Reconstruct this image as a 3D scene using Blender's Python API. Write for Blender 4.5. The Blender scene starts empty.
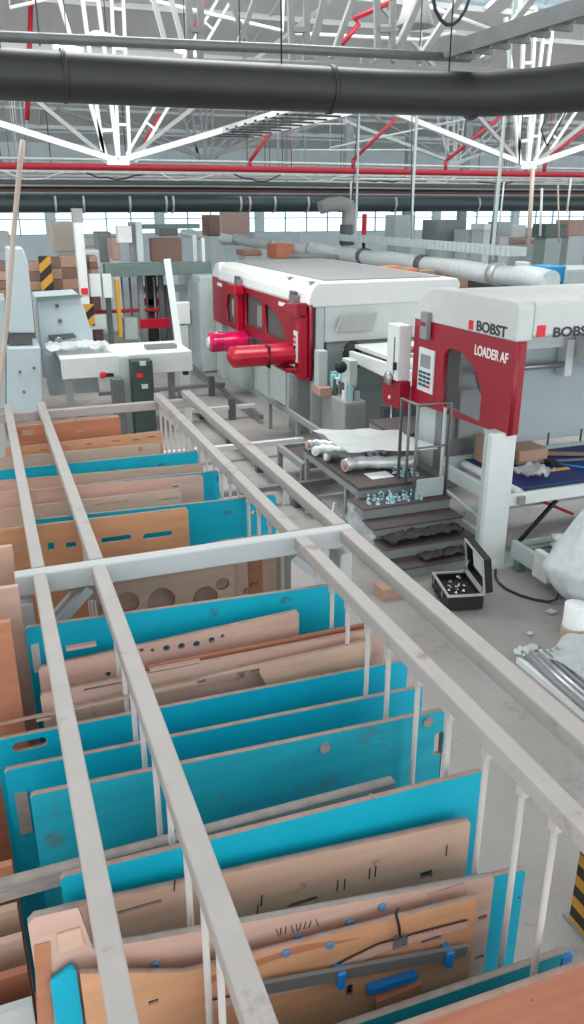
import bpy, bmesh, math, random
from mathutils import Vector, Matrix
random.seed(7)
S = bpy.context.scene; COL = S.collection

# ---------------------------------------------------------------- camera
FPX = 800.0
PITCH = math.atan2(512-205, FPX); YAW = math.atan2(292+30, math.hypot(FPX, 307)); EYE = Vector((0, 0, 3.3))
FW = Vector((math.sin(YAW)*math.cos(PITCH), math.cos(YAW)*math.cos(PITCH), -math.sin(PITCH)))
RT = Vector((math.cos(YAW), -math.sin(YAW), 0)); UP = RT.cross(FW)
cd = bpy.data.cameras.new('camera'); cam = bpy.data.objects.new('camera', cd); COL.objects.link(cam)
cam.matrix_world = Matrix(((RT.x, UP.x, -FW.x, 0), (RT.y, UP.y, -FW.y, 0), (RT.z, UP.z, -FW.z, EYE.z), (0, 0, 0, 1)))
cd.sensor_fit = 'VERTICAL'; cd.sensor_height = 24; cd.lens = 24*FPX/1024; cd.clip_start = .05; cd.clip_end = 300
S.camera = cam

def at(u, v, x=None, y=None, z=None):
    """surveyed point: where the sight line through a photo point meets the plane x, y or z"""
    d = FW + RT*((u-292)/FPX) - UP*((v-512)/FPX)
    t = (x-EYE.x)/d.x if x is not None else (y-EYE.y)/d.y if y is not None else (z-EYE.z)/d.z
    return EYE + d*t

# ---------------------------------------------------------------- materials
def lin(c):
    return tuple(((v/255)/12.92 if v/255 <= .04045 else ((v/255+.055)/1.055)**2.4) for v in c) + (1,)
MATS = {}
def mat(name, c, rough=.6, metal=0, var=.08, scale=6, stretch=(1, 1, 1), c2=None, c2amt=.0, c2scale=3, bump=0, emit=0, alpha=None, spec=None):
    m = bpy.data.materials.new(name); m.use_nodes = True; nt = m.node_tree; b = nt.nodes['Principled BSDF']
    tc = nt.nodes.new('ShaderNodeTexCoord'); mp = nt.nodes.new('ShaderNodeMapping'); mp.inputs['Scale'].default_value = stretch
    nz = nt.nodes.new('ShaderNodeTexNoise'); nz.inputs['Scale'].default_value = scale; nz.inputs['Detail'].default_value = 5
    nt.links.new(tc.outputs['Object'], mp.inputs[0]); nt.links.new(mp.outputs[0], nz.inputs['Vector'])
    rp = nt.nodes.new('ShaderNodeValToRGB'); L = lin(c)
    rp.color_ramp.elements[0].position = .3; rp.color_ramp.elements[1].position = .7
    rp.color_ramp.elements[0].color = tuple(x*(1-var) for x in L[:3])+(1,); rp.color_ramp.elements[1].color = tuple(min(1, x*(1+var)) for x in L[:3])+(1,)
    nt.links.new(nz.outputs['Fac'], rp.inputs[0]); out = rp.outputs[0]
    if c2 is not None:
        n2 = nt.nodes.new('ShaderNodeTexNoise'); n2.inputs['Scale'].default_value = c2scale; n2.inputs['Detail'].default_value = 8; n2.inputs['Roughness'].default_value = .7
        nt.links.new(tc.outputs['Object'], n2.inputs['Vector'])
        r2 = nt.nodes.new('ShaderNodeValToRGB'); r2.color_ramp.elements[0].position = 1-c2amt-.06; r2.color_ramp.elements[1].position = 1-c2amt+.04
        nt.links.new(n2.outputs['Fac'], r2.inputs[0])
        mx = nt.nodes.new('ShaderNodeMix'); mx.data_type = 'RGBA'; mx.inputs[7].default_value = lin(c2)
        nt.links.new(r2.outputs[0], mx.inputs[0]); nt.links.new(out, mx.inputs[6]); out = mx.outputs[2]
    nt.links.new(out, b.inputs['Base Color'])
    b.inputs['Roughness'].default_value = rough; b.inputs['Metallic'].default_value = metal
    if spec is not None: b.inputs['Specular IOR Level'].default_value = spec
    if bump:
        bp = nt.nodes.new('ShaderNodeBump'); bp.inputs['Strength'].default_value = bump; bp.inputs['Distance'].default_value = .01
        nt.links.new(nz.outputs['Fac'], bp.inputs['Height']); nt.links.new(bp.outputs[0], b.inputs['Normal'])
    if emit:
        b.inputs['Emission Color'].default_value = L; b.inputs['Emission Strength'].default_value = emit
    if alpha is not None: b.inputs['Alpha'].default_value = alpha
    MATS[name] = m; return m

mat('rack_paint', (168, 162, 158), .55, var=.05, scale=9, c2=(140, 122, 112), c2amt=.36, c2scale=5)
mat('rack_pale', (184, 186, 186), .5, var=.04)
mat('teal', (8, 164, 190), .5, var=.07, scale=4, stretch=(.5, 1, 2.5), c2=(60, 92, 98), c2amt=.31, c2scale=7, spec=.3)
mat('teal_worn', (30, 156, 174), .6, var=.12, scale=5, stretch=(.6, 1, 3), c2=(92, 108, 104), c2amt=.37, c2scale=6, spec=.3)
mat('ply', (200, 166, 145), .6, var=.09, scale=3, stretch=(1, 1, 9), c2=(120, 84, 66), c2amt=.29, c2scale=9, spec=.3)
mat('ply_pink', (198, 163, 149), .6, var=.1, scale=3, stretch=(1, 1, 8), c2=(112, 76, 62), c2amt=.32, c2scale=8, spec=.3)
mat('ply_orange', (198, 148, 112), .6, var=.1, scale=3, stretch=(1, 1, 8), c2=(120, 70, 40), c2amt=.29, c2scale=8, spec=.3)
mat('ply_brown', (176, 118, 90), .5, var=.13, scale=3, stretch=(1, 1, 9), c2=(104, 60, 44), c2amt=.31, c2scale=8, spec=.3)
mat('ply_red', (158, 100, 76), .5, var=.12, scale=3, stretch=(1, 1, 9), spec=.3)
mat('edge_grey', (146, 136, 130), .8, var=.15, scale=20, stretch=(1, 1, 6))
mat('edge_wood', (156, 130, 118), .8, var=.15, scale=20, stretch=(1, 1, 6))
mat('rod_paint', (186, 178, 174), .55, var=.05)
mat('red_gloss', (206, 14, 84), .12, var=.35, scale=5, bump=.4)
mat('dark', (30, 28, 28), .7, var=.1)
mat('black_rubber', (26, 26, 28), .5, var=.1)
mat('duct_black', (34, 35, 36), .45, var=.1, scale=3)
mat('duct_green', (52, 66, 68), .35, var=.1, scale=3)
mat('steel', (170, 172, 174), .3, metal=.8, var=.05)
mat('steel_dull', (128, 130, 131), .45, metal=.5, var=.08)
mat('chrome', (205, 207, 210), .15, metal=1, var=.03)
mat('blue_clip', (26, 120, 196), .4, var=.05)
mat('blue_dot', (76, 128, 172), .5, var=.08)
mat('white_metal', (214, 219, 218), .4, var=.03)
mat('white_shell', (222, 224, 222), .35, var=.02)
mat('grey_shell', (196, 200, 198), .45, var=.03)
mat('red', (148, 12, 38), .35, var=.04, scale=2)
mat('red_bright', (172, 6, 42), .3, var=.05, scale=2)
mat('red_pipe', (168, 22, 44), .5, var=.06)
mat('pale_green', (178, 190, 188), .5, var=.04)
mat('blue_grey', (170, 184, 188), .5, var=.04, scale=3)
mat('grey_mid', (134, 138, 138), .5, var=.06)
mat('grey_dark', (86, 88, 88), .5, var=.08)
mat('grey_green', (98, 116, 112), .5, var=.1)
mat('screen_grey', (172, 175, 174), .45, var=.03)
mat('steel_light', (168, 171, 170), .3, metal=.25, var=.05)
mat('top_inset', (132, 134, 134), .55, var=.04, scale=2)
mat('tread', (78, 69, 67), .6, var=.15, scale=14, bump=.2)
mat('riser', (128, 132, 132), .55, var=.05)
mat('belt', (24, 42, 98), .65, var=.1, scale=3)
mat('glass_pc', (120, 130, 132), .08, var=.02, alpha=.12)
mat('film', (215, 222, 224), .22, var=.08, scale=12, bump=.6, alpha=.78)
mat('film_white', (226, 230, 230), .35, var=.06, scale=14, bump=.8)
mat('foil', (205, 208, 210), .25, metal=.5, var=.12, scale=10, bump=.5)
mat('paper', (232, 236, 236), .7, var=.02)
mat('cyan_bits', (160, 212, 222), .2, var=.25, scale=40)
mat('cardboard', (172, 138, 120), .8, var=.07, scale=3)
mat('cardboard_dark', (126, 100, 90), .8, var=.09, scale=3)
mat('orange_panel', (196, 124, 92), .7, var=.06)
mat('pink_col', (190, 156, 146), .7, var=.05)
mat('yellow', (200, 152, 46), .5, var=.05)
mat('blue_box', (16, 142, 196), .5, var=.04)
mat('truss_white', (216, 218, 216), .5, var=.04)
mat('truss_grey', (150, 150, 148), .55, var=.06)
mat('roof_sheet', (205, 206, 205), .7, var=.05, scale=1, stretch=(5, .3, 1))
mat('pipe_grey', (112, 116, 116), .45, metal=.3, var=.1)
mat('pipe_light', (186, 188, 186), .35, metal=.3, var=.1)
mat('pipe_brown', (118, 84, 80), .5, var=.1)
mat('cable', (40, 40, 42), .6, var=.1)
mat('beige', (188, 172, 160), .6, var=.06)
mat('wall_far', (205, 212, 214), .8, var=.06, scale=1)
mat('wall_far_blue', (150, 178, 190), .6, var=.05, scale=1)
mat('lamp_glow', (255, 255, 250), .5, var=0, emit=4)
mat('letter_dark', (44, 48, 52), .5, var=0)
mat('letter_white', (235, 232, 232), .5, var=0)
mat('mark_red', (214, 22, 40), .4, var=0)
mat('panel_white', (208, 212, 212), .5, var=.02)
mat('button_blue', (40, 70, 90), .4, var=0)
mat('dark_green', (44, 62, 58), .5, var=.2, scale=12)
mat('green_strip', (60, 128, 88), .5, var=.1)
mat('wrinkled_cloth', (84, 80, 80), .8, var=.25, scale=18, bump=.8)
mat('wood_stick', (150, 126, 108), .7, var=.1)

# concrete floor
m = bpy.data.materials.new('concrete'); m.use_nodes = True; nt = m.node_tree; b = nt.nodes['Principled BSDF']
tc = nt.nodes.new('ShaderNodeTexCoord')
def nse(s, d, r=.6):
    n = nt.nodes.new('ShaderNodeTexNoise'); n.inputs['Scale'].default_value = s; n.inputs['Detail'].default_value = d; n.inputs['Roughness'].default_value = r
    nt.links.new(tc.outputs['Object'], n.inputs['Vector']); return n
def ramp(src, p0, c0, p1, c1):
    r = nt.nodes.new('ShaderNodeValToRGB'); r.color_ramp.elements[0].position = p0; r.color_ramp.elements[1].position = p1
    r.color_ramp.elements[0].color = c0; r.color_ramp.elements[1].color = c1; nt.links.new(src, r.inputs[0]); return r.outputs[0]
def mul(a, b_):
    x = nt.nodes.new('ShaderNodeMix'); x.data_type = 'RGBA'; x.blend_type = 'MULTIPLY'; x.inputs[0].default_value = 1
    nt.links.new(a, x.inputs[6]); nt.links.new(b_, x.inputs[7]); return x.outputs[2]
base = ramp(nse(.7, 4).outputs['Fac'], .3, lin((146, 142, 139)), .7, lin((168, 164, 161)))
sp = ramp(nse(60, 4, .7).outputs['Fac'], .3, (.86, .86, .86, 1), .62, (1, 1, 1, 1))
st = ramp(nse(2.2, 8, .75).outputs['Fac'], .34, (.72, .72, .72, 1), .46, (1, 1, 1, 1))
nt.links.new(mul(mul(base, sp), st), b.inputs['Base Color'])
rr = ramp(nse(1.3, 6).outputs['Fac'], .3, (.28,)*3+(1,), .7, (.5,)*3+(1,)); nt.links.new(rr, b.inputs['Roughness'])
MATS['concrete'] = m
# hazard stripes
def hazard(name, ang, dens):
    m = bpy.data.materials.new(name); m.use_nodes = True; nt = m.node_tree; b = nt.nodes['Principled BSDF']
    tc = nt.nodes.new('ShaderNodeTexCoord'); mp = nt.nodes.new('ShaderNodeMapping'); mp.inputs['Rotation'].default_value = ang
    w = nt.nodes.new('ShaderNodeTexWave'); w.bands_direction = 'Z'; w.inputs['Scale'].default_value = dens
    r = nt.nodes.new('ShaderNodeValToRGB'); r.color_ramp.interpolation = 'CONSTANT'
    r.color_ramp.elements[0].color = lin((34, 30, 28)); r.color_ramp.elements[1].position = .5; r.color_ramp.elements[1].color = lin((196, 142, 40))
    nt.links.new(tc.outputs['Object'], mp.inputs[0]); nt.links.new(mp.outputs[0], w.inputs['Vector']); nt.links.new(w.outputs['Fac'], r.inputs[0]); nt.links.new(r.outputs[0], b.inputs['Base Color'])
    b.inputs['Roughness'].default_value = .5; MATS[name] = m
hazard('hazard', (0, math.radians(20), 0), 2.6)
hazard('hazard_far', (0, math.radians(40), 0), 1.2)
# thin glass
m = bpy.data.materials.new('pane_glass'); m.use_nodes = True; nt = m.node_tree; nt.nodes.clear()
o = nt.nodes.new('ShaderNodeOutputMaterial'); mx = nt.nodes.new('ShaderNodeMixShader'); t = nt.nodes.new('ShaderNodeBsdfTransparent'); g = nt.nodes.new('ShaderNodeBsdfGlossy')
t.inputs[0].default_value = (.86, .93, .96, 1); g.inputs['Roughness'].default_value = .1; mx.inputs[0].default_value = .06
nt.links.new(t.outputs[0], mx.inputs[1]); nt.links.new(g.outputs[0], mx.inputs[2]); nt.links.new(mx.outputs[0], o.inputs[0]); MATS['pane_glass'] = m

# ---------------------------------------------------------------- mesh tools
class MB:
    def __init__(s): s.bm = bmesh.new()
    def hexa(s, p):
        v = [s.bm.verts.new(q) for q in p]
        for f in ((0, 3, 2, 1), (4, 5, 6, 7), (0, 1, 5, 4), (1, 2, 6, 5), (2, 3, 7, 6), (3, 0, 4, 7)): s.bm.faces.new([v[i] for i in f])
        return s
    def box(s, x0, x1, y0, y1, z0, z1):
        return s.hexa([(x0, y0, z0), (x1, y0, z0), (x1, y1, z0), (x0, y1, z0), (x0, y0, z1), (x1, y0, z1), (x1, y1, z1), (x0, y1, z1)])
    def bar(s, p, q, w, h=None, up=(0, 0, 1)):
        h = w if h is None else h; p = Vector(p); q = Vector(q); d = (q-p).normalized(); u = Vector(up)
        if abs(d.dot(u)) > .95: u = Vector((0, 1, 0))
        a = d.cross(u).normalized()*(w/2); c = a.cross(d).normalized()*(h/2)
        return s.hexa([p-a-c, p+a-c, q+a-c, q-a-c, p-a+c, p+a+c, q+a+c, q-a+c])
    def tube(s, p, q, r, n=12, r2=None, caps=True):
        return s.path([p, q], r, n, radii=[r, r if r2 is None else r2], caps=caps)
    def path(s, pts, r, n=10, radii=None, caps=True):
        pts = [Vector(p) for p in pts]; rings = []; ref = None
        for i, p in enumerate(pts):
            d = (pts[min(i+1, len(pts)-1)]-pts[max(i-1, 0)]).normalized()
            if ref is None:
                ref = d.cross(Vector((0, 0, 1)))
                if ref.length < .1: ref = d.cross(Vector((0, 1, 0)))
            ref = (ref-d*ref.dot(d)).normalized(); b = d.cross(ref); rr = radii[i] if radii else r
            rings.append([s.bm.verts.new(p+(ref*math.cos(2*math.pi*k/n)+b*math.sin(2*math.pi*k/n))*rr) for k in range(n)])
        for a, b in zip(rings, rings[1:]):
            for k in range(n): s.bm.faces.new((a[k], a[(k+1) % n], b[(k+1) % n], b[k])).smooth = True
        if caps: s.bm.faces.new(rings[0][::-1]); s.bm.faces.new(rings[-1])
        return s
    def prism(s, pts, axis, a0, a1):
        f = {'x': lambda a, p: (a, p[0], p[1]), 'y': lambda a, p: (p[0], a, p[1]), 'z': lambda a, p: (p[0], p[1], a)}[axis]
        A = [s.bm.verts.new(f(a0, p)) for p in pts]; B = [s.bm.verts.new(f(a1, p)) for p in pts]; n = len(pts)
        s.bm.faces.new(A[::-1]); s.bm.faces.new(B)
        for k in range(n): s.bm.faces.new((A[k], A[(k+1) % n], B[(k+1) % n], B[k]))
        return s
    def lathe(s, prof, c, axis='z', n=20):
        rings = []
        for r, h in prof:
            ring = []
            for k in range(n):
                a = 2*math.pi*k/n; x, y = r*math.cos(a), r*math.sin(a)
                ring.append(s.bm.verts.new(Vector(c)+Vector({'z': (x, y, h), 'x': (h, x, y), 'y': (x, h, y)}[axis])))
            rings.append(ring)
        for a, b in zip(rings, rings[1:]):
            for k in range(n): s.bm.faces.new((a[k], a[(k+1) % n], b[(k+1) % n], b[k])).smooth = True
        s.bm.faces.new(rings[0][::-1]); s.bm.faces.new(rings[-1]); return s
    def lump(s, c, r, amp=.25, seed=0, sub=3, freq=3.0, flat=None):
        from mathutils import noise
        g = bmesh.ops.create_icosphere(s.bm, subdivisions=sub, radius=1)
        for v in g['verts']:
            d = v.co.copy(); k = 1+amp*noise.fractal(d*freq+Vector((seed*7.3, seed, 0)), 1.0, 2.0, 4)
            v.co = Vector(c)+Vector((d.x*r[0]*k, d.y*r[1]*k, d.z*r[2]*k))
            if flat is not None and v.co.z < flat: v.co.z = flat
        for f in s.bm.faces: f.smooth = True
        return s
    def sheet(s, c, ux, uy, nx, ny, amp, seed=0, freq=2.0, th=.003):
        from mathutils import noise
        c = Vector(c); ux = Vector(ux); uy = Vector(uy); n = ux.cross(uy).normalized(); g = []
        for i in range(nx+1):
            row = []
            for j in range(ny+1):
                a, b = i/nx-.5, j/ny-.5; e = 1+.06*noise.noise(Vector((a*5, b*5, seed)))
                row.append(s.bm.verts.new(c+ux*a*e+uy*b*e+n*amp*(noise.fractal(Vector((a*freq*2, b*freq*2, seed)), 1, 2, 4)+.6)))
            g.append(row)
        fs = [s.bm.faces.new((g[i][j], g[i+1][j], g[i+1][j+1], g[i][j+1])) for i in range(nx) for j in range(ny)]
        for f in fs: f.smooth = True
        bmesh.ops.solidify(s.bm, geom=fs, thickness=th); return s
    def build(s, name, m, parent=None, bevel=0, seg=2):
        bmesh.ops.recalc_face_normals(s.bm, faces=s.bm.faces)
        me = bpy.data.meshes.new(name); s.bm.to_mesh(me); s.bm.free(); me.materials.append(MATS[m] if isinstance(m, str) else m)
        o = bpy.data.objects.new(name, me); COL.objects.link(o)
        if parent is not None: attach(o, parent)
        if bevel:
            b = o.modifiers.new('bevel', 'BEVEL'); b.width = bevel; b.segments = seg; b.limit_method = 'ANGLE'; b.angle_limit = math.radians(40)
        return o
def attach(o, parent):
    o.parent = parent
    if parent.parent is None and parent.type == 'EMPTY': o.location = -Vector(parent.location)
    elif parent.parent is None: o.location = -Vector(parent.location)
def thing(name, loc, label, cat, group=None):
    o = bpy.data.objects.new(name, None); COL.objects.link(o); o.location = loc; o.empty_display_size = .1
    o['label'] = label; o['category'] = cat
    if group: o['group'] = group
    return o
def tag(o, label, cat, group=None, kind=None):
    o['label'] = label; o['category'] = cat
    if group: o['group'] = group
    if kind: o['kind'] = kind
    vs = [v.co for v in o.data.vertices]       # origin to the foot of the thing
    c = Vector(((min(v.x for v in vs)+max(v.x for v in vs))/2, (min(v.y for v in vs)+max(v.y for v in vs))/2, min(v.z for v in vs)))
    o.data.transform(Matrix.Translation(-c)); o.location = c
    for ch in o.children: ch.location = -c
    return o
def struct(o, label=None):
    o['kind'] = 'structure'
    if label: o['label'] = label
    return o
def copy_tree(o, parent=None):
    c = o.copy(); COL.objects.link(c); c.parent = parent
    for ch in [q for q in o.children]: copy_tree(ch, c)
    return c
def clone(o, loc, label, rz=0):
    c = copy_tree(o); c.location = loc; c.rotation_euler = (0, 0, rz); c['label'] = label; return c
def rounded(x0, z0, x1, z1, r, n=5):
    out = []
    for cx, cz, a in ((x1-r, z1-r, 0), (x0+r, z1-r, 90), (x0+r, z0+r, 180), (x1-r, z0+r, 270)):
        for k in range(n+1):
            t = math.radians(a+90*k/n); out.append((cx+r*math.cos(t), cz+r*math.sin(t)))
    return out
def circle(cx, cz, r, n=18): return [(cx+r*math.cos(2*math.pi*k/n), cz+r*math.sin(2*math.pi*k/n)) for k in range(n)]
def plate(name, outer, holes, axis, pos, th, m, parent=None, edge=None):
    """flat plate with real holes: outline in the (x,z) or (y,z) plane, thickness th about pos"""
    cu = bpy.data.curves.new(name, 'CURVE'); cu.dimensions = '2D'; cu.fill_mode = 'BOTH'; cu.extrude = th/2
    for poly in [outer]+holes:
        sp = cu.splines.new('POLY'); sp.points.add(len(poly)-1)
        for p, q in zip(sp.points, poly): p.co = (q[0], q[1], 0, 1)
        sp.use_cyclic_u = True
    tmp = bpy.data.objects.new(name+'_outline', cu); COL.objects.link(tmp)
    me = bpy.data.meshes.new_from_object(tmp.evaluated_get(bpy.context.evaluated_depsgraph_get()))
    bpy.data.objects.remove(tmp); bpy.data.curves.remove(cu)
    if axis == 'y': M4 = Matrix(((1, 0, 0, 0), (0, 0, -1, pos), (0, 1, 0, 0), (0, 0, 0, 1)))
    else: M4 = Matrix(((0, 0, 1, pos), (1, 0, 0, 0), (0, 1, 0, 0), (0, 0, 0, 1)))
    me.transform(M4); bm = bmesh.new(); bm.from_mesh(me); bmesh.ops.remove_doubles(bm, verts=bm.verts, dist=1e-5); bmesh.ops.recalc_face_normals(bm, faces=bm.faces); bm.to_mesh(me); bm.free()
    me.materials.clear(); me.materials.append(MATS[m]); me.name = name
    if edge:
        me.materials.append(MATS[edge])
        for f in me.polygons:
            if abs(f.normal.y if axis == 'y' else f.normal.x) < .5: f.material_index = 1
    o = bpy.data.objects.new(name, me); COL.objects.link(o)
    if parent is not None: attach(o, parent)
    return o
def text(name, s, loc, size, m, face, parent, sx=1.0, bold=.012, shear=0):
    """raised lettering; face '-x' reads with decreasing y, face '-y' reads with increasing x"""
    cu = bpy.data.curves.new(name, 'FONT'); cu.body = s; cu.size = size; cu.extrude = .002; cu.offset = bold*size; cu.shear = shear
    tmp = bpy.data.objects.new(name+'_type', cu); COL.objects.link(tmp)
    me = bpy.data.meshes.new_from_object(tmp.evaluated_get(bpy.context.evaluated_depsgraph_get()))
    bpy.data.objects.remove(tmp); bpy.data.curves.remove(cu)
    X = Vector((0, -1, 0)) if face == '-x' else Vector((1, 0, 0)); Z = Vector((0, 0, 1)); N = X.cross(Z)
    me.transform(Matrix(((X.x*sx, Z.x, N.x, loc[0]), (X.y*sx, Z.y, N.y, loc[1]), (X.z*sx, Z.z, N.z, loc[2]), (0, 0, 0, 1))))
    me.materials.clear(); me.materials.append(MATS[m]); o = bpy.data.objects.new(name, me); COL.objects.link(o); attach(o, parent); return o
# ================================================================ SETTING
fl = struct(MB().box(-14, 52, -1.5, 50, -.2, 0).build('floor', 'concrete'))
# far wall: parapet, piers and a long ribbon of windows
w = MB(); w.box(-14, 52, 48, 48.3, 0, 1.75); w.box(-14, 52, 48, 48.3, 3.0, 8.5)
for x in range(-14, 53, 6): w.box(x-.25, x+.25, 47.95, 48.3, 1.75, 3.0)
struct(w.build('wall_back', 'wall_far'))
for i, x in enumerate(range(-14, 47, 6)):
    f = MB()
    for k in range(0, 5): f.box(x+.25+k*1.375-.03, x+.25+k*1.375+.03, 48.0, 48.1, 1.75, 3.0)
    for z in (1.75, 2.55, 2.95): f.box(x+.25, x+5.75, 48.0, 48.1, z, z+.05)
    fr = struct(f.build('window_%d' % (i+1), 'wall_far_blue'))
    MB().box(x+.25, x+5.75, 48.15, 48.16, 1.75, 3.0).build('pane', 'pane_glass', fr)
# saw-tooth roof: sheets falling away from the camera, upright glazing between them, openings on the right
ZH, ZL = 8.8, 6.3
teeth = [(10, 19), (19, 28), (28, 37), (37, 48.3)]
def rz(y, t): return ZH+(ZL-ZH)*(y-t[0])/(t[1]-t[0])
for i, t in enumerate(teeth):
    m_ = MB(); holes = []
    xs = [-14, 6.6, 10.4, 10.8, 15.5, 52] if i < 2 else [-14, 52]
    ys = [t[0], t[0]+3.2, t[0]+6.45, t[1]] if i < 2 else [t[0], t[1]]
    for a in range(len(xs)-1):
        for b in range(len(ys)-1):
            if i < 2 and b == 1 and a in (1, 3): continue
            y0, y1 = ys[b], ys[b+1]
            m_.hexa([(xs[a], y0, rz(y0, t)), (xs[a+1], y0, rz(y0, t)), (xs[a+1], y1, rz(y1, t)), (xs[a], y1, rz(y1, t)),
                     (xs[a], y0, rz(y0, t)+.1), (xs[a+1], y0, rz(y0, t)+.1), (xs[a+1], y1, rz(y1, t)+.1), (xs[a], y1, rz(y1, t)+.1)])
    # ribs of the sheeting and purlins
    for k in range(1, 5):
        y = t[0]+k*(t[1]-t[0])/5; m_.box(-14, 52, y-.03, y+.03, rz(y, t)-.1, rz(y, t))
    for x in [q*3.0-12 for q in range(21)]:
        m_.bar((x, t[0], rz(t[0], t)-.02), (x, t[1], rz(t[1], t)-.02), .05, .06)
    c_ = struct(m_.build('ceiling' if i == 0 else 'ceiling_%d' % (i+1), 'roof_sheet'))
    if i < 3:
        g = MB()
        for x in range(-14, 52, 3): g.box(x-.05, x+.05, t[1]-.05, t[1]+.05, ZL, ZH)
        g.box(-14, 52, t[1]-.06, t[1]+.06, ZL-.12, ZL+.08); g.box(-14, 52, t[1]-.06, t[1]+.06, ZH-.1, ZH)
        gf = struct(g.build('window_%d' % (30+i), 'truss_white'))
        MB().box(-14, 52, t[1]-.005, t[1]+.005, ZL+.08, ZH-.1).build('pane', 'pane_glass', gf)

nr = MB()  # unseen roof strips, added to block overhead sky light above the near racks
for y0_, y1_ in ((-8, -4.5), (-2.5, 1.5), (3.5, 9.9)): nr.box(-14, 30, y0_, y1_, 9.2, 9.3)
struct(nr.build('ceiling_5', 'roof_sheet'))
# ---------------------------------------------------------------- roof trusses on Y=16, seen as zigzag ties with lattice struts
def lattice(m_, p, q, w, n, t=.05):
    p = Vector(p); q = Vector(q); d = (q-p); side = Vector((d.z, 0, -d.x)).normalized()*w/2
    m_.bar(p-side, q-side, t); m_.bar(p+side, q+side, t)
    for k in range(n+1):
        a = p+d*k/n; m_.bar(a-side, a+side, t*.8)
def truss(Y, xv, zn, label, tm='truss_white', far=False):
    T = thing('roof_truss', (xv, Y, zn), label, 'roof truss', 'white steel trusses under the roof')
    top = 7.05 if Y < 20 else 6.5
    a = MB(); lattice(a, (xv-.12, Y, zn), (xv-.3, Y, top), .26, 6, .07); a.build('strut', tm, T)
    a = MB(); lattice(a, (xv+.12, Y, zn), (xv+.2, Y, top), .2, 5, .06); a.build('strut', tm, T)
    for s, k in ((-1, .75), (1, 1.9), (1, 3.6), (-1, 3.2)):
        a = MB()
        if k == 1.9: lattice(a, (xv+s*.25, Y, zn+.05), (xv+s*k*1.15, Y, top-.2), .2, 5, .05)
        else: a.bar((xv+s*.2, Y, zn+.05), (xv+s*k*1.15, Y, top-.2), .07)
        a.build('strut', 'truss_grey' if k > 3 else tm, T)
    for s in (-1, 1):
        MB().bar((xv, Y, zn), (xv+s*4.45, Y, zn+1.25), .15, .1).build('tie_beam', tm, T)
    MB().box(xv-.2, xv+.2, Y-.07, Y+.07, zn-.07, zn+.08).build('node_plate', tm, T)
    return T
truss(16, 2.62, 4.05, 'white lattice truss with crowded struts, its foot above the left machine')
truss(16, 11.5, 4.1, 'white lattice truss whose ties meet above the large lettered loader')
truss(27, 16.3, 4.7, 'small distant white truss between the cable ladder and the right truss', 'truss_white')
truss(27, 7.2, 4.7, 'small distant truss seen behind the diagonal cable ladder', 'truss_grey')
# nearer grey lattice girders crossing the top of the view
def girder(Y, x0, x1, z0, z1, label, n):
    T = thing('roof_girder', ((x0+x1)/2, Y, z0), label, 'roof girder', 'grey girders above the black duct')
    MB().bar((x0, Y, z1), (x1, Y, z1), .12).build('top_chord', 'truss_grey', T); MB().bar((x0, Y, z0), (x1, Y, z0), .09).build('bottom_chord', 'truss_grey', T)
    st = (x1-x0)/n
    for k in range(n):
        a = x0+k*st
        MB().bar((a, Y, z0), (a+st*.5, Y, z1), .09).build('web_member', 'truss_grey', T)
        MB().bar((a+st*.5, Y, z1), (a+st, Y, z0), .09).build('web_member', 'truss_grey', T)
    return T
for n_, (u0, u1, v0, Yg) in enumerate([(320, 362, 0, 9.4)]):
    pass
gy = 9.6
G = thing('roof_girder', (4.6, gy, 4.9), 'grey lattice girder with slanted webs just above the black duct', 'roof girder')
for (u0, v0, u1, v1, wd) in [(310, 58, 330, -25, .075), (332, 58, 362, -25, .085), (392, 62, 432, -30, .1), (418, 62, 478, -30, .1), (483, 60, 555, -30, .1),
                              (238, 45, 262, -20, .07), (250, 50, 222, -20, .05), (166, 45, 148, -20, .05), (183, 44, 166, -20, .05)]:
    MB().bar(at(u0, v0, y=gy), at(u1, v1, y=gy), wd, wd*.7).build('web_member', 'truss_grey' if u0 > 200 else 'truss_white', G)
for (ua, ub) in [(378, 392), (292, 306), (190, 200)]:
    a = MB(); hgt = [(ua, 60, ua-2, -25), (ub, 60, ub+1, -25)]
    for q in hgt: a.bar(at(q[0], q[1], y=gy), at(q[2], q[3], y=gy), .07, .05)
    for v in (30, -8): a.bar(at(ua, v, y=gy), at(ub, v, y=gy), .09, .05)
    a.build('upright', 'truss_grey', G)
a = MB(); a.bar(at(120, 62, y=gy), at(600, 76, y=gy), .1); a.build('bottom_chord', 'truss_grey', G)
a = MB(); a.bar(at(120, -28, y=gy), at(600, -28, y=gy), .1); a.build('top_chord', 'truss_grey', G)

# ---------------------------------------------------------------- ducts and pipes overhead
D = thing('ventilation_duct', (2.5, 8, 4.1), 'thick matt black round duct crossing above everything near the top', 'duct')
pts = [(-1.6, 8, 4.33), (0, 8, 4.33), (2, 8, 4.33), (4, 8, 4.345), (5.1, 7.95, 4.36), (5.7, 7.7, 4.4), (6.3, 7.2, 4.44), (6.9, 6.5, 4.46), (7.4, 5.7, 4.48), (7.9, 4.6, 4.5)]
MB().path(pts, .2, 28, radii=[.2, .2, .2, .2, .205, .22, .24, .26, .27, .27]).build('pipe', 'duct_black', D)
for x in (.9, 3.4, 5.0):
    MB().lathe([(.205, -.02), (.215, -.02), (.215, .02), (.205, .02)], (x, 8, 4.34), 'x', 28).build('seam_ring', 'duct_black', D)
MB().lathe([(.25, -.03), (.285, -.03), (.285, .03), (.25, .03)], (6.55, 6.95, 4.45), 'x', 28).build('seam_ring', 'black_rubber', D)
for x in (.4, 2.9, 4.7):
    MB().tube((x, 8, 4.52), (x, 8, 7.5), .008, 6).build('hanger', 'cable', D)
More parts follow.
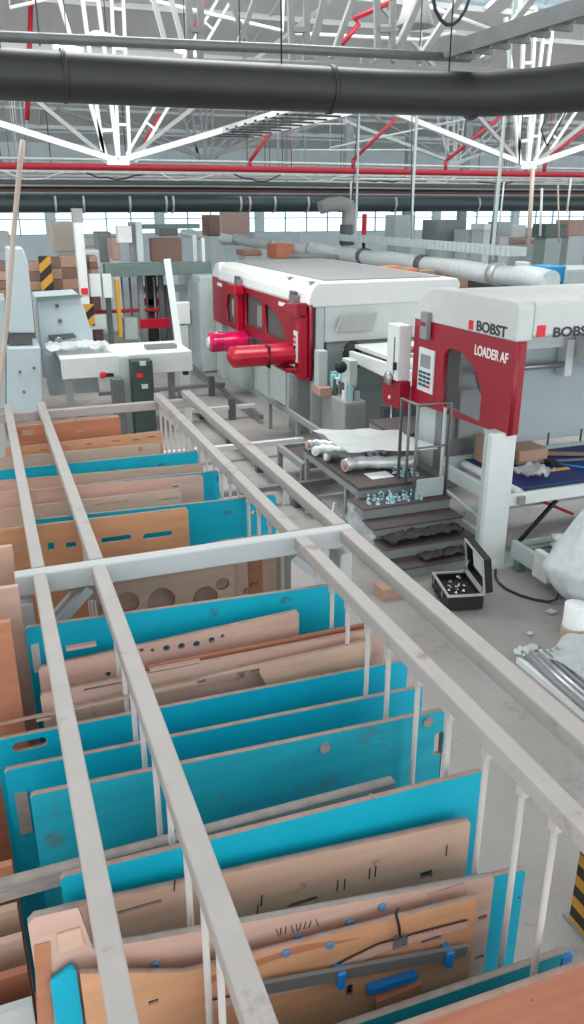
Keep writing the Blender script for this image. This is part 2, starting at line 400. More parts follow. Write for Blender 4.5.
o = MB().path([at(-30, 35, y=8.3), at(150, 43, y=8.3), at(292, 49, y=8.3), at(470, 58, y=8.3)], .045, 10); [o.tube(at(u, 46, y=8.3), at(u, 46, y=8.3)+Vector((0, 0, 3)), .008, 6) for u in (40, 240, 420)]; o = o.build('conduit_pipe', 'pipe_grey')
tag(o, 'grey horizontal conduit running just above the black duct', 'pipe')
# tray along y rising to the top right corner
p0 = at(452, 56, y=8.2); X_, Z_ = p0.x, p0.z
o = MB().box(X_-.05, X_+.12, 4.6, 8.4, Z_, Z_+.07); o.box(X_-.07, X_-.05, 4.6, 8.4, Z_-.02, Z_+.12)
for k in range(12): o.box(X_-.05, X_+.16, 4.7+k*.3, 4.74+k*.3, Z_-.05, Z_)
o = o.build('cable_tray', 'pipe_grey'); tag(o, 'grey cable tray climbing to the top corner above the duct bend', 'cable tray')
o = MB().path([at(430+k*6, 0+0, y=8.6)+Vector((0, 0, .12-.35*math.sin(k/7*math.pi)**.6)) for k in range(8)], .02, 8).build('hanging_cable', 'cable'); tag(o, 'dark cable looping down from the roof beside the tray', 'cable')
# cable ladder (runs along y)
zL = 4.62; a = at(290, 110, z=zL); b_ = at(300, 125, z=zL)
L = thing('cable_ladder', (a.x, 12, zL), 'pale cable ladder with dark rungs climbing from the left truss foot to the duct', 'cable ladder')
x0, x1 = sorted((a.x, b_.x)); y0 = min(a.y, b_.y)-1.0
MB().box(x0-.03, x0, y0, 17.5, zL-.03, zL+.05).build('side_rail', 'truss_white', L); MB().box(x1, x1+.03, y0, 17.5, zL-.03, zL+.05).build('side_rail', 'truss_white', L)
for k in range(18):
    y = y0+.3+k*.55
    if y < 17.3: MB().box(x0-.06, x1+.06, y, y+.05, zL-.03, zL-.005).build('rung', 'cable', L)
MB().path([(x0+.12, y0, zL), (x0+.15, 12, zL+.01), (x0+.1, 17.5, zL)], .03, 8).build('cable_bundle', 'truss_white', L)
# far duct with bands
FD = thing('ventilation_duct', (10, 24, 3.1), 'long dark green round duct with pale bands above the far hall', 'duct')
MB().tube((-2, 24, 3.34), (26, 24, 3.34), .235, 24).build('pipe', 'duct_green', FD)
for u in (55, 83, 129, 165, 172, 239, 248, 273, 306, 340, 393, 476):
    p = at(u, 204, y=24); MB().lathe([(.24, -.03), (.255, -.03), (.255, .03), (.24, .03)], (p.x, 24, 3.34), 'x', 20).build('band', 'pipe_light', FD)
for u in (55, 129, 248, 340, 476):
    p = at(u, 204, y=24); MB().tube((p.x, 24, 3.58), (p.x, 24, 6.4), .012, 6).build('hanger', 'cable', FD)
# bundle of services over the far duct
rows = [(20.0, 4.09, .075, 'red_pipe', 'red sprinkler main, the thickest red pipe under the roof'),
        (20.6, 4.27, .035, 'pipe_light', 'thin white pipe just above the red sprinkler main'),
        (21.0, 3.93, .045, 'pipe_light', 'bright galvanised pipe just below the red sprinkler main'),
        (21.4, 3.80, .06, 'pipe_grey', 'grey pipe in the middle of the overhead pipe bundle'),
        (21.8, 3.74, .03, 'pipe_light', 'thin bright pipe below the middle grey pipe'),
        (22.2, 3.66, .07, 'pipe_brown', 'brownish red pipe low in the overhead bundle'),
        (21.2, 4.02, .03, 'cable', 'thin black cable line under the red sprinkler main'),
        (21.6, 3.86, .025, 'truss_white', 'thin white cable between two grey pipes overhead'),
        (22.0, 3.70, .05, 'cable', 'thick black cable bundle above the brownish pipe'),
        (22.9, 3.56, .05, 'pipe_grey', 'grey pipe touching the top of the dark green duct'),
        (21.9, 3.78, .04, 'pipe_light', 'silvery pipe between the middle grey pipe and the black cables'),
        (22.6, 3.60, .04, 'pipe_light', 'lowest bright pipe, just over the dark green duct')]
for y, z, r, mm, lb in rows:
    o = MB().path([(-2, y, z), (6, y, z+.02), (14, y, z), (24, y, z+.02)], r, 10); [o.tube((x, y, z), (x, y, 6.3+.6), .01, 5) for x in (.6+y % 1, 7.5+y % 1, 15+y % 1)]; o = o.build('overhead_pipe', mm); tag(o, lb, 'pipe', 'pipes over the far green duct')
o = MB()
for y_ in (20.9, 21.3): o.box(-2, 24, y_, y_+.03, 4.0, 4.08)
for k in range(52): o.box(-2+k*.5, -1.96+k*.5, 20.9, 21.3, 4.0, 4.02)
o = o.build('cable_tray', 'pipe_light'); tag(o, 'perforated tray lying along the overhead pipe bundle', 'cable tray')
# tangled wires drooping on the bundle
for k in range(14):
    x = -1+k*1.75+random.random()*.2; n = 7; pts = [(x+j*.22, 20.3+.5*random.random(), 3.95-.12*math.sin(j/(n-1)*math.pi)+.08*random.random()) for j in range(n)]
    o = MB().path(pts, .018, 6).build('drooping_wire', 'truss_white' if k % 2 else 'cable'); tag(o, 'loose wire sagging along the overhead pipe bundle', 'wire', 'loose wires on the pipe bundle')
# red sprinkler branches falling at a slant
for (u0, v0, u1, v1, y, lb) in [(407, 108, 353, 160, 20, 'slanting red sprinkler pipe reaching the main above the grey elbow duct'), (270, 133, 250, 161, 20, 'short slanting red pipe just right of the cable ladder'),
                        (160, 115, 141, 150, 20, 'slanting red pipe left of the cable ladder'), (511, 108, 446, 161, 20, 'long slanting red pipe left of the right truss node'),
                        (584, 130, 545, 160, 20, 'slanting red pipe at the far end of the right truss tie'), (31, 0, 27, 120, 17, 'upright red pipe hanging at the left behind the black duct'),
                        (389, 3, 342, 44, 12, 'bright red crooked pipe left of the bell lamp'), (205, -5, 196, 28, 14, 'short red pipe high above the duct left of the girder')]:
    p = at(u0, v0, y=y); q = at(u1, v1, y=y); m_ = MB()
    if u0 == 389: m_.path([p, at(354, 19, y=y), at(359, 24, y=y), q], .035, 8)
    else: m_.tube(p, q, .045 if y > 15 else .04, 8)
    if v1 == 160 or v1 == 161: m_.tube(q, (q.x, q.y, 4.12), .045, 8)
    o = m_.build('sprinkler_pipe', 'red_pipe'); tag(o, lb, 'pipe', 'red sprinkler branches')
# thin white edges and trunking under the roof
for (pts, y, lb) in [([(10, 8), (60, -4)], 15, 'short white trunking at the top left corner'), ([(150, 0), (283, 31), (283, -5)], 14, 'thin white trunking line high above the black duct'),
                 ([(292, 33), (420, 40), (455, 32)], 14, 'thin white line crossing behind the grey girder'), ([(425, 5), (508, 36)], 12, 'white bar slanting above the bend of the duct'),
                 ([(292, 124), (346, 124), (346, 112)], 24, 'pale bracket line below the duct, centre of the roof'), ([(330, 148), (470, 118)], 22, 'thin pale tie wire below the slanting red pipe'),
                 ([(292, 150), (420, 150)], 24, 'pale purlin line close above the red main')]:
    o = MB().path([at(u, v, y=y) for u, v in pts], .03, 6); o.tube(at(pts[0][0], pts[0][1], y=y), at(pts[0][0], pts[0][1], y=y)+Vector((0, 0, .6)), .008, 6); o = o.build('white_trunking', 'truss_white'); tag(o, lb, 'trunking', 'white trunking under the roof')
# bell lamp
p = at(415, 27, y=11.0)
B = thing('high_bay_lamp', p, 'grey bell-shaped high bay lamp hanging over the duct', 'lamp')
MB().lathe([(.24, 0), (.25, .02), (.2, .16), (.16, .32), (.1, .4), (.1, .62), (.04, .66)], p, 'z', 24).build('reflector', 'truss_grey', B)
MB().lathe([(.0, .03), (.225, .03), (.225, .035), (.0, .035)], p, 'z', 24).build('lens', 'pipe_light', B)
MB().tube(p+Vector((0, 0, .64)), p+Vector((0, 0, 3.4)), .012, 6).build('cord', 'cable', B)
# fluorescent fittings seen over the conduit
for (u, v, y, lb) in [(55, 47, 13, 'small bright tube light peeping over the duct at the left'), (95, 35, 13, 'bright tube light beside the crowded white struts'), (176, 50, 13, 'bright tube light over the duct near its middle'), (106, 62, 13, 'x')][:3]:
    p = at(u, v, y=y); F = thing('tube_light', p, lb, 'light', 'tube lights above the duct')
    MB().bar(p, p+Vector((.42, .5, .03)), .06, .04).build('tube', 'lamp_glow', F); MB().bar(p+Vector((0, 0, .04)), p+Vector((.42, .5, .07)), .1, .03).build('housing', 'truss_white', F)
    MB().tube(p+Vector((.2, .25, .07)), p+Vector((.2, .25, 2.5)), .006, 6).build('cord', 'cable', F)
# hanging poles and wires over the right hall
for (u0, v0, u1, v1, y, r, mm, lb) in [(533, 168, 528, 250, 15.5, .045, 'beige', 'tallest pale pole dropping from the right truss node'), (504, 182, 497, 248, 16, .02, 'pipe_light', 'thin white rod left of the pale truss pole'),
        (497, 180, 490, 247, 15, .02, 'pipe_grey', 'thin grey rod left of the white hanging rod'), (542, 188, 540, 236, 17, .03, 'truss_white', 'white rod just right of the pale truss pole'),
        (558, 185, 559, 243, 17, .02, 'beige', 'thin beige rod over the silver duct at the right'), (571, 178, 567, 212, 17, .025, 'truss_white', 'rightmost short white rod under the pipes'),
        (412, 110, 411, 240, 12, .008, 'cable', 'long black wire falling from the duct over the white machine'), (359, 100, 352, 200, 12, .008, 'cable', 'black wire dropping beside the elbow duct'),
        (523, 110, 519, 165, 12, .01, 'cable', 'black wire just left of the right truss node')]:
    o = MB().tube(at(u0, v0, y=y), at(u1, v1, y=y), r, 8).build('hanging_rod', mm); tag(o, lb, 'rod', 'rods and wires hanging from the roof')
o = MB().path([at(u, v, y=9) for u, v in ((23, 140), (20, 165), (13, 240), (6, 330), (-4, 420), (-12, 545))], .026, 8).build('leaning_pole', 'beige'); tag(o, 'thin beige pole leaning at the left edge of the hall', 'pole')
o = MB().path([at(u, v, y=19.5) for u, v in ((351, 210), (351, 182), (356, 179), (590, 181))], .03, 8).build('overhead_pipe', 'pipe_light'); tag(o, 'thin pale pipe that turns down beside the elbow duct', 'pipe')
o = MB().path([at(u, v, y=10.5) for u, v in ((548, 112), (541, 130), (547, 146), (556, 130), (566, 112))], .012, 8).build('hanging_cable', 'cable'); tag(o, 'black cable loop hanging by the right truss ties', 'cable')
# grey elbow duct joining the far duct
E_ = thing('elbow_duct', at(347, 236, y=22), 'mottled grey elbow duct bending down from the far green duct', 'duct')
MB().path([at(u, v, y=22) for u, v in ((320, 208), (328, 205), (340, 203.5), (348, 206), (351, 214), (350, 224), (347, 240))], .2, 16, radii=[.17, .19, .2, .21, .21, .19, .19]).build('pipe', 'truss_grey', E_)
p = at(347, 232, y=22); MB().lathe([(.2, -.35), (.21, -.35), (.21, .2), (.2, .2)], p, 'z', 16).build('collar', 'grey_dark', E_)
# silver translucent duct along the hall behind the machines
SD = thing('foil_duct', (8.5, 16, 1.95), 'long crinkled silver duct lying behind the white machine roof', 'duct')
n = 40; MB().path([(8.5+.03*math.sin(k), 10.9+k*(36-10.9)/n, 2.17+.02*math.sin(k*1.7)) for k in range(n+1)], .17, 16, radii=[.17+.012*math.sin(k*2.2) for k in range(n+1)]).build('pipe', 'film', SD)
for y in (12.4, 15.0, 17.8, 21, 24, 28, 32): MB().lathe([(.17, -.1), (.195, -.1), (.195, .1), (.17, .1)], (8.5, y, 2.17), 'y', 16).build('band', 'grey_dark' if y in (15.0, 17.8) else 'pipe_light', SD)
for y in (11.5, 16.0, 22): MB().box(8.46, 8.54, y, y+.06, 0, 2.02).build('leg', 'grey_mid', SD)
# cable tray above it
o = MB(); o.box(8.3, 8.32, 11.8, 18.8, 2.5, 2.64); o.box(8.62, 8.64, 11.8, 18.8, 2.5, 2.64)
for k in range(45): o.box(8.3, 8.64, 11.9+k*.155, 11.94+k*.155, 2.49, 2.51); o.box(8.28, 8.3, 11.9+k*.155, 11.94+k*.155, 2.5, 2.64)
for y in (12.5, 15.5, 18.2): o.box(8.44, 8.48, y, y+.04, 2.4, 6.4)
o = o.build('cable_tray', 'pale_green'); tag(o, 'pale green slotted cable tray above the silver duct', 'cable tray')
o = MB().path([(8.9, 9.6, 2.5), (8.9, 9.9, 2.52), (10.6, 10.0, 2.52), (13, 10.0, 2.52)], .13, 14); [o.tube((x, 10.0, 2.6), (x, 10.0, 8.7), .01, 6) for x in (9.5, 12)]; o = o.build('steel_duct', 'chrome'); tag(o, 'polished steel duct at the right above the lettered loader', 'duct')
# ================================================================ CUTTING-DIE RACKS
XA, XB, XC, XD = .07, .29, 1.125, 1.34
rodY_near = [1.2, 1.33, 1.49, 1.68, 1.87, 2.07, 2.23, 2.4, 2.55, 2.7]
rodY_far = [3.12+.165*k for k in range(17)]
def rack(y0, y1, rods, label, own_front):
    R = thing('storage_rack', ((XA+XD)/2, (y0+y1)/2, 0), label, 'rack', 'grey steel racks that hold the boards')
    t = .055
    for x, w_ in ((XA, .05), (XB, .055), (XC, .055), (XD, .062)):
        MB().box(x-w_/2, x+w_/2, y0, y1, 2-t, 2).build('top_rail', 'rack_paint', R, bevel=.006)
    for y in (y0+.03, y1-.03):
        MB().box(-.02, XD+.03, y-.03, y+.03, (1.918 if own_front else 2-t-.062), 2.004 if (own_front and y > y0+.5) else 2-t-.002).build('cross_beam', 'rack_pale' if own_front else 'rack_paint', R, bevel=.006)
        for x in (.005, XD):
            MB().box(x-.028, x+.028, y-.028, y+.028, 0, 2-t-.062).build('post', 'rack_pale', R, bevel=.005)
        MB().bar((XD-.02, y, 1.68), (XD-.24, y, 1.9), .035).build('gusset', 'rack_pale', R)
        MB().bar((.03, y, 1.68), (.25, y, 1.9), .035).build('gusset', 'rack_pale', R)
        MB().box(.03, XD-.03, y-.025, y+.025, .5, .56).build('cross_beam', 'rack_paint', R, bevel=.005)
    for y in rods:
        for x in (XC, XB):
            m_ = MB().tube((x, y, .6), (x, y, 2-t), .0085, 10)
            m_.box(x-.011, x+.011, y-.013, y+.013, 1.9, 2-t+.001)
            m_.build('divider_rod', 'rod_paint', R)
    for x in (.2, .67, 1.15): MB().box(x-.03, x+.03, y0+.06, y1-.06, .56, .6).build('shelf_rail', 'rack_paint', R, bevel=.005)
    for x in (.005, XD): MB().box(x-.02, x+.02, y0+.058, y1-.058, .5, .56).build('side_rail', 'rack_paint', R)
    return R
rack(-.05, 2.95, rodY_near, 'nearer grey steel rack with divider rods, right below the camera', True)
rack(2.965, 5.84, rodY_far, 'farther grey steel rack behind the first, ending by the machines', False)

def slot(u0, v0, u1, v1, h, Y, r=None):
    a, b = at(u0, v0, y=Y), at(u1, v1, y=Y); x0, x1 = sorted((a.x, b.x)); zc = (a.z+b.z)/2
    return rounded(x0, zc-h/2, x1, zc+h/2, min(h, x1-x0)/2*.98 if r is None else r)
def hole(u, v, r, Y):
    p = at(u, v, y=Y); return circle(p.x, p.z, r)
ZB = .602
def board(Y, tr, tl, m, label, cat='board', th=.018, holes=(), zb=ZB, xr=None, xl=None, edge='edge_wood', group='die boards standing in the racks', outline=None, name='die_board', parent=None, rad=.012):
    a = at(tr[0], tr[1], y=Y-th/2); b = at(tl[0], tl[1], y=Y-th/2)
    ax = a.x if xr is None else xr; bx = b.x if xl is None else xl
    za, zb_ = a.z, b.z
    if abs(bx-b.x) > 1e-6: zb_ = a.z+(b.z-a.z)*(bx-a.x)/(b.x-a.x)
    if abs(ax-a.x) > 1e-6: za = a.z+(b.z-a.z)*(ax-a.x)/(b.x-a.x)
    pts = outline if outline else [(bx, zb), (ax, zb), (ax, za-rad), (ax-rad*.4, za-rad*.3), (ax-rad, za), (bx+rad, zb_), (bx+rad*.4, zb_-rad*.3), (bx, zb_-rad)]
    o = plate(name, pts, list(holes), 'y', Y, th, m, parent, edge)
    if parent is None: tag(o, label, cat, group)
    return o

# --- near bay, front to back
Y = 1.10
board(Y, (640, 946), (418, 1024), 'ply_red', 'reddish brown board closest to the camera at the bottom right corner', holes=[hole(530, 997, .006, Y)], xl=.1)
Y = 1.265
o = board(Y, (571, 951), (358, 1024), 'teal', 'narrow strip of turquoise board directly behind the reddish front board', th=.02, xl=.06, edge='edge_grey')
q = at(568, 953, y=Y); MB().box(q.x-.03, q.x+.008, Y-.013, Y+.013, q.z-.03, q.z+.006).build('edge_cap', 'blue_clip', o, bevel=.003).location = -o.location
# fixture die with steel bar, clips and screws
Y = 1.365
F = thing('cutting_die', (.6, Y, ZB), 'orange plywood die with steel bar, blue clips and bracket', 'cutting die', 'die boards standing in the racks')
a = at(478, 898, y=Y-.01); b = at(185, 975, y=Y-.01); c = at(80, 975, y=Y-.01)
holes = [slot(420, 941, 440, 935, .018, Y, .003), slot(345, 990, 352, 988, .05, Y), slot(148, 1001, 158, 998, .014, Y, .002), slot(385, 985, 392, 982, .04, Y)]
out = [(c.x, ZB), (a.x, ZB), (a.x, a.z), (b.x, b.z+.004), (c.x, c.z)]
plate('base_board', out, holes, 'y', Y, .014, 'ply_orange', F, 'edge_wood')
# lighter routed band
band = [(205, 1003), (262, 992), (318, 978), (345, 962), (378, 946), (420, 934), (467, 922), (467, 926), (420, 939), (380, 951), (348, 967), (320, 984), (262, 998), (205, 1009)]
bp = [at(u, v, y=Y-.0075) for u, v in band]; MB().prism([(p.x, p.z) for p in bp], 'y', Y-.012, Y-.0068).build('routed_band', 'ply_pink', F)
edge_rule = [(205, 1001), (262, 990), (318, 976), (345, 960), (378, 944), (420, 932), (467, 920)]
MB().path([at(u, v, y=Y-.012) for u, v in edge_rule], .0025, 6).build('cutting_rule', 'dark', F)
bar_ = [at(262, 988, y=Y-.03), at(466, 950, y=Y-.03)]
MB().bar(bar_[0], bar_[1], .012, .036).build('steel_bar', 'steel_dull', F)
for u, v in ((341, 979), (449, 958)):
    p = at(u, v, y=Y-.035); MB().box(p.x-.011, p.x+.011, Y-.045, Y-.006, p.z-.028, p.z+.026).build('clip', 'blue_clip', F, bevel=.003)
p = at(400, 941, y=Y-.01); br = MB().box(p.x-.022, p.x+.022, Y-.013, Y-.006, p.z-.02, p.z+.022).build('bracket', 'steel', F)
MB().path([at(400, 936, y=Y-.02), at(399, 926, y=Y-.022), at(396, 914, y=Y-.02), at(398, 908, y=Y-.01)], .004, 8).build('hook', 'dark', br)
for du, dv in ((-4, -4), (4, -5), (-4, 4), (4, 3)):
    q = at(400+du, 941+dv, y=Y-.015); MB().lathe([(.004, -.003), (.004, .003)], q, 'y', 8).build('screw', 'grey_dark', br)
for k in range(10):
    q = at(418+(k % 5)*5, 934-(k % 5)*1.2+(k//5)*5, y=Y-.0075); MB().lathe([(.0028, -.002), (.0028, .002)], q, 'y', 8).build('pin', 'ply_brown', F)
a = [at(368, 990, y=Y-.02), at(416, 975, y=Y-.02)]; MB().bar(a[0], a[1], .02, .02).build('foam_block', 'blue_clip', F)
a = [at(376, 1003, y=Y-.02), at(420, 985, y=Y-.02)]; MB().bar(a[0], a[1], .02, .03).build('wood_block', 'ply_brown', F)
a = at(180, 972, y=Y-.012); b2 = at(212, 948, y=Y-.012)
# dark wedge
wd = [at(u, v, y=Y-.0073) for u, v in ((205, 978), (300, 945), (360, 938), (285, 956), (205, 985))]; MB().prism([(p.x, p.z) for p in wd], 'y', Y-.0085, Y-.0068).build('dark_inlay', 'ply_brown', F)
for u, v in ((220, 962), (286, 953), (330, 945)):
    p = at(u, v, y=Y-.01); MB().lathe([(.009, -.006), (.011, 0), (.009, .006)], p, 'y', 12).build('rubber_dot', 'blue_dot', F)
# pinkish board behind
Y = 1.415
a = at(495, 876, y=Y-.01); b = at(102, 953, y=Y-.01); c = at(78, 908, y=Y-.01); d = at(27, 920, y=Y-.01)
out = [(d.x, ZB), (a.x, ZB), (a.x, a.z-.01), (a.x-.01, a.z), (b.x+.1, b.z-.005), (c.x+.02, b.z+.02), (c.x, c.z), (d.x+.015, d.z), (d.x, d.z-.015)]
o = plate('cutting_die', out, [slot(476, 917, 485, 914, .018, Y, .002), slot(473, 957, 482, 953, .016, Y, .002), slot(425, 889, 462, 884, .006, Y, .002)], 'y', Y, .018, 'ply_pink', None, 'edge_grey')
tag(o, 'pinkish die board with a line of small blue dots behind the orange die', 'cutting die', 'die boards standing in the racks')
_p = [at(u, v, y=Y-.012) for u, v in ((57, 934), (80, 927), (84, 945), (59, 952))]
MB().prism([(q.x, q.z) for q in _p], 'y', Y-.014, Y-.0092).build('raised_plate', 'ply', o).location = -o.location
_p = [at(u, v, y=Y-.012) for u, v in ((34, 946), (50, 942), (53, 1030), (38, 1034))]
MB().prism([(q.x, q.z) for q in _p], 'y', Y-.012, Y-.0092).build('dark_inlay', 'ply_brown', o).location = -o.location
for u, v in ((257, 955), (298, 937), (350, 923), (382, 907), (432, 905), (466, 898), (155, 965)):
    p = at(u, v, y=Y-.012); MB().lathe([(.009, -.006), (.012, 0), (.009, .006)], p, 'y', 12).build('rubber_dot', 'blue_dot', o).location = -o.location
for k in range(9):
    u, v = 276+k*5, 932-k*1.2; MB().bar(at(u, v-3, y=Y-.0095), at(u+random.uniform(-3, 3), v+4, y=Y-.0095), .002).build('pencil_stroke', 'dark', o).location = -o.location
pp = at(52, 985, y=1.40); q = at(76, 1024, y=1.40)
o = board(1.385, (76, 968), (50, 983), 'teal', 'small upright turquoise offcut at the bottom left beside the pinkish board', zb=ZB, edge='teal')
Y = 1.455
board(Y, (526, 869), (420, 893), 'teal', 'turquoise board whose chipped right end sticks out behind the pinkish die', xl=-.02, holes=[hole(517, 896, .006, Y)])
Y = 1.565
o = board(Y, (471, 820), (57, 912), 'ply', 'light plywood board with a handle slot and a square hole', holes=[slot(286, 905, 317, 896, .022, Y), slot(418, 880, 431, 866, .032, Y, .004), slot(117, 910, 161, 898, .012, Y, .002)], th=.02)
for k, (u, v) in enumerate(((338, 880), (345, 879), (370, 868), (376, 866), (258, 905), (447, 845), (120, 930), (140, 935), (140, 945), (175, 880), (262, 895))):
    MB().bar(at(u, v, y=Y-.0105), at(u-1, v+11, y=Y-.0105), .003).build('pen_mark', 'dark', o).location = -o.location
Y = 1.62
o = board(Y, (484, 771), (60, 878), 'teal', 'bright turquoise board leaning over the light plywood one, widest in front', holes=[hole(372, 797, .005, Y)])
Y = 1.74
_a, _b = at(396, 783, y=Y-.018), at(-30, 896, y=Y-.018); lath = [(_b.x, _b.z-.05), (_a.x, _a.z-.03), (_a.x, _a.z), (_b.x, _b.z)]
o = board(Y, (396, 783), (-20, 893), 'edge_grey', 'narrow grey weathered board laid between two turquoise ones', th=.035, zb=1.1, outline=lath, edge='edge_grey')
Y = 1.93
o = board(Y, (445, 710), (30, 796), 'teal_worn', 'large scuffed turquoise board with a slotted right end', holes=[slot(432, 752, 443, 732, .09, Y, .012), hole(325, 748, .014, Y), hole(428, 722, .014, Y), hole(382, 737, .004, Y), hole(104, 810, .004, Y)])
for u, v in ((325, 748), (428, 722)):
    p = at(u, v, y=Y-.012); MB().lathe([(.018, -.003), (.018, .003)], p, 'y', 14).build('knot', 'edge_grey', o).location = -o.location
Y = 2.15
o = board(Y, (423, 687), (4, 771), 'teal', 'turquoise board with a dull plate at its left end, second from the scuffed one', holes=[slot(20, 795, 26, 838, .16, Y, .01)])
p = at(23, 806, y=Y); MB().box(p.x-.018, p.x+.018, Y-.02, Y+.012, p.z-.09, p.z+.06).build('end_plate', 'edge_grey', o).location = -o.location
Y = 2.315
board(Y, (408, 660), (-6, 741), 'teal', 'turquoise board with a finger slot at its left, behind two others', holes=[slot(12, 747, 47, 739, .035, Y)])
Y = 2.4
o = board(Y-.01, (372, 640), (-6, 727), 'ply', 'knotty plywood board with small square notches', holes=[slot(196, 680, 204, 677, .016, Y, .002), slot(250, 669, 258, 667, .016, Y, .002), slot(36, 718, 50, 715, .008, Y, .001)])
o = board(2.445, (385, 627), (40, 695), 'ply_pink', 'pink plywood die with dark slits behind the knotty board', holes=[slot(85, 695, 128, 688, .008, Y, .001), slot(152, 676, 203, 667, .008, Y, .001)])
board(2.48, (384, 621), (145, 668), 'ply_red', 'rust-coloured board edge with a green clip at its right end', edge='ply_red')
p = at(276, 651, y=2.46)
Y = 2.56
o = board(Y, (299, 611), (38, 668), 'ply_pink', 'plywood board with a row of round holes', holes=[hole(u, v, r, Y) for u, v, r in ((141, 649, .008), (152, 649, .007), (166, 647, .013), (181, 645, .013), (196, 643, .013), (211, 639, .012), (222, 635, .008), (108, 673, .01))]+[slot(66, 649, 96, 643, .012, Y, .002)])
Y = 2.66
o = board(Y, (346, 583), (25, 628), 'teal', 'turquoise board just in front of the cross beam of the racks')
p = at(36, 655, y=Y); MB().box(p.x-.014, p.x+.014, Y-.02, Y+.012, p.z-.06, p.z+.05).build('end_plate', 'rack_pale', o).location = -o.location
# --- boards just behind the cross beam
Y = 3.03
board(Y, (233, 540), (66, 575), 'ply', 'plywood board with large round cut-outs under the cross beam', holes=[hole(222, 583, .03, Y), hole(127, 602, .05, Y), hole(161, 600, .06, Y), hole(205, 597, .055, Y), hole(88, 612, .06, Y)])
for k, (u, mm, lb) in enumerate(((247, 'ply_pink', 'pink upright board end left of the three striped ends under the beam'), (262, 'ply_brown', 'brown upright board end under the beam'), (276, 'ply', 'light upright board end under the beam next to the brown one'), (291, 'edge_grey', 'grey board end under the beam closest to the rack post'))):
    board(3.09+k*.05, (u, 538-k*2), (100, 566), mm, lb)
# --- far bay
Y = 3.5
board(Y, (188, 508), (-8, 531), 'ply_orange', 'orange board with two wide handle slots beyond the cross beam', holes=[slot(101, 541, 131, 536, .03, Y, .012), slot(143, 537, 172, 532, .03, Y, .012), slot(48, 549, 54, 543, .04, Y, .004), slot(66, 546, 76, 543, .03, Y, .004), slot(15, 552, 20, 545, .04, Y, .004)])
Y = 3.66
board(Y, (276, 495), (24, 521), 'teal', 'first turquoise board beyond the cross beam', holes=[hole(253, 512, .012, Y)])
Y = 3.86
board(Y, (181, 489), (-8, 511), 'ply', 'light die board with a dark inlay strip in the far rack', holes=[slot(92, 504, 128, 501, .012, Y, .002), slot(158, 499, 178, 497, .008, Y, .002)])
Y = 4.03
board(Y, (203, 475), (-8, 494), 'ply_pink', 'pink board with a brown knot in the far rack', holes=[hole(34, 498, .018, Y), slot(172, 488, 178, 485, .014, Y, .003)])
board(4.2, (219, 471), (90, 484), 'teal', 'turquoise board of the far rack whose narrow end shows behind the pink one')
Y = 4.36
board(Y, (203, 464), (-8, 482), 'ply', 'long light board just in front of the farthest turquoise one')
Y = 4.56
board(Y, (198, 451), (-8, 471), 'teal', 'farthest turquoise board, a thin horizontal strip')
Y = 4.78
board(Y, (160, 443), (-8, 459), 'ply', 'light board with small vertical slits behind the farthest turquoise strip', holes=[slot(138, 452, 142, 446, .03, Y, .003)])
Y = 4.95
board(Y, (162, 431), (5, 449), 'ply_orange', 'orange board with scattered dark slits in the far rack', holes=[slot(u, v, u+7, v-1, .01, Y, .002) for u, v in ((85, 444), (62, 447), (112, 441), (132, 440), (148, 437), (40, 450))])
Y = 5.2
board(Y, (120, 417), (14, 427), 'ply_brown', 'small brown die board near the far end of the racks', holes=[slot(22, 433, 34, 431, .03, Y, .004), slot(75, 431, 84, 429, .02, Y, .003)])
Y = 5.4
o = board(Y, (119, 415), (12, 424), 'ply', 'last small light board at the far end of the racks', zb=1.0, holes=[slot(40, 430, 100, 424, .01, Y, .002)])
p = at(97, 431, y=5.18)
# --- neighbouring rack to the left
def nboard(Y, tr, z, m, lb, x0=-1.2):
    a = at(tr[0], tr[1], y=Y); o = MB().box(x0, a.x, Y-.012, Y+.012, .05, a.z).build('die_board', m); tag(o, lb, 'board', 'boards of the rack on the left')
nboard(3.15, (12, 545), 0, 'ply', 'light board at the left edge level with the cross beam')
nboard(2.72, (18, 585), 0, 'ply_pink', 'tall pink board at the left edge beside the rack post')
nboard(2.5, (10, 620), 0, 'ply_brown', 'brown board at the left edge in front of the tall pink one')
for k, (v, mm, lb) in enumerate(((862, 'ply_brown', 'dark brown board low at the left edge behind the turquoise ends'), (905, 'ply', 'light board low at the left edge, below the dark brown one'), (935, 'ply_pink', 'pale pink board low at the left edge'), (968, 'ply_red', 'red-brown board low at the left edge near the bottom'), (1000, 'rack_pale', 'whitish board at the bottom left corner'))):
    nboard(1.9-k*.09, (12+k*5, v), 0, mm, lb)
# ================================================================ LOADER MACHINE (large lettered red and white machine)
LX = 4.35
L = thing('loader_machine', (5.2, 6.8, 0), 'red and white loader with dark lettering standing on a pale leg', 'machine')
yN, yB, yF = 5.95, 7.78, 7.78
# red side panel with a rounded window
win = [(7.13, 1.36), (7.15, 1.6), (7.14, 1.88), (7.08, 1.94), (6.95, 1.96), (6.8, 1.94), (6.66, 1.88), (6.54, 1.8), (6.46, 1.7), (6.42, 1.58), (6.42, 1.36), (6.46, 1.33), (7.08, 1.33)]
plate('side_panel', [(yN, 1.32), (yB, 1.25), (yB, 2.16), (yN, 2.17)], [win], 'x', LX+.02, .05, 'red', L)
MB().box(LX+.045, at(523, 390, y=yN).x, yN, yN+.04, 1.32, 2.17).build('front_flange', 'red', L, bevel=.01)
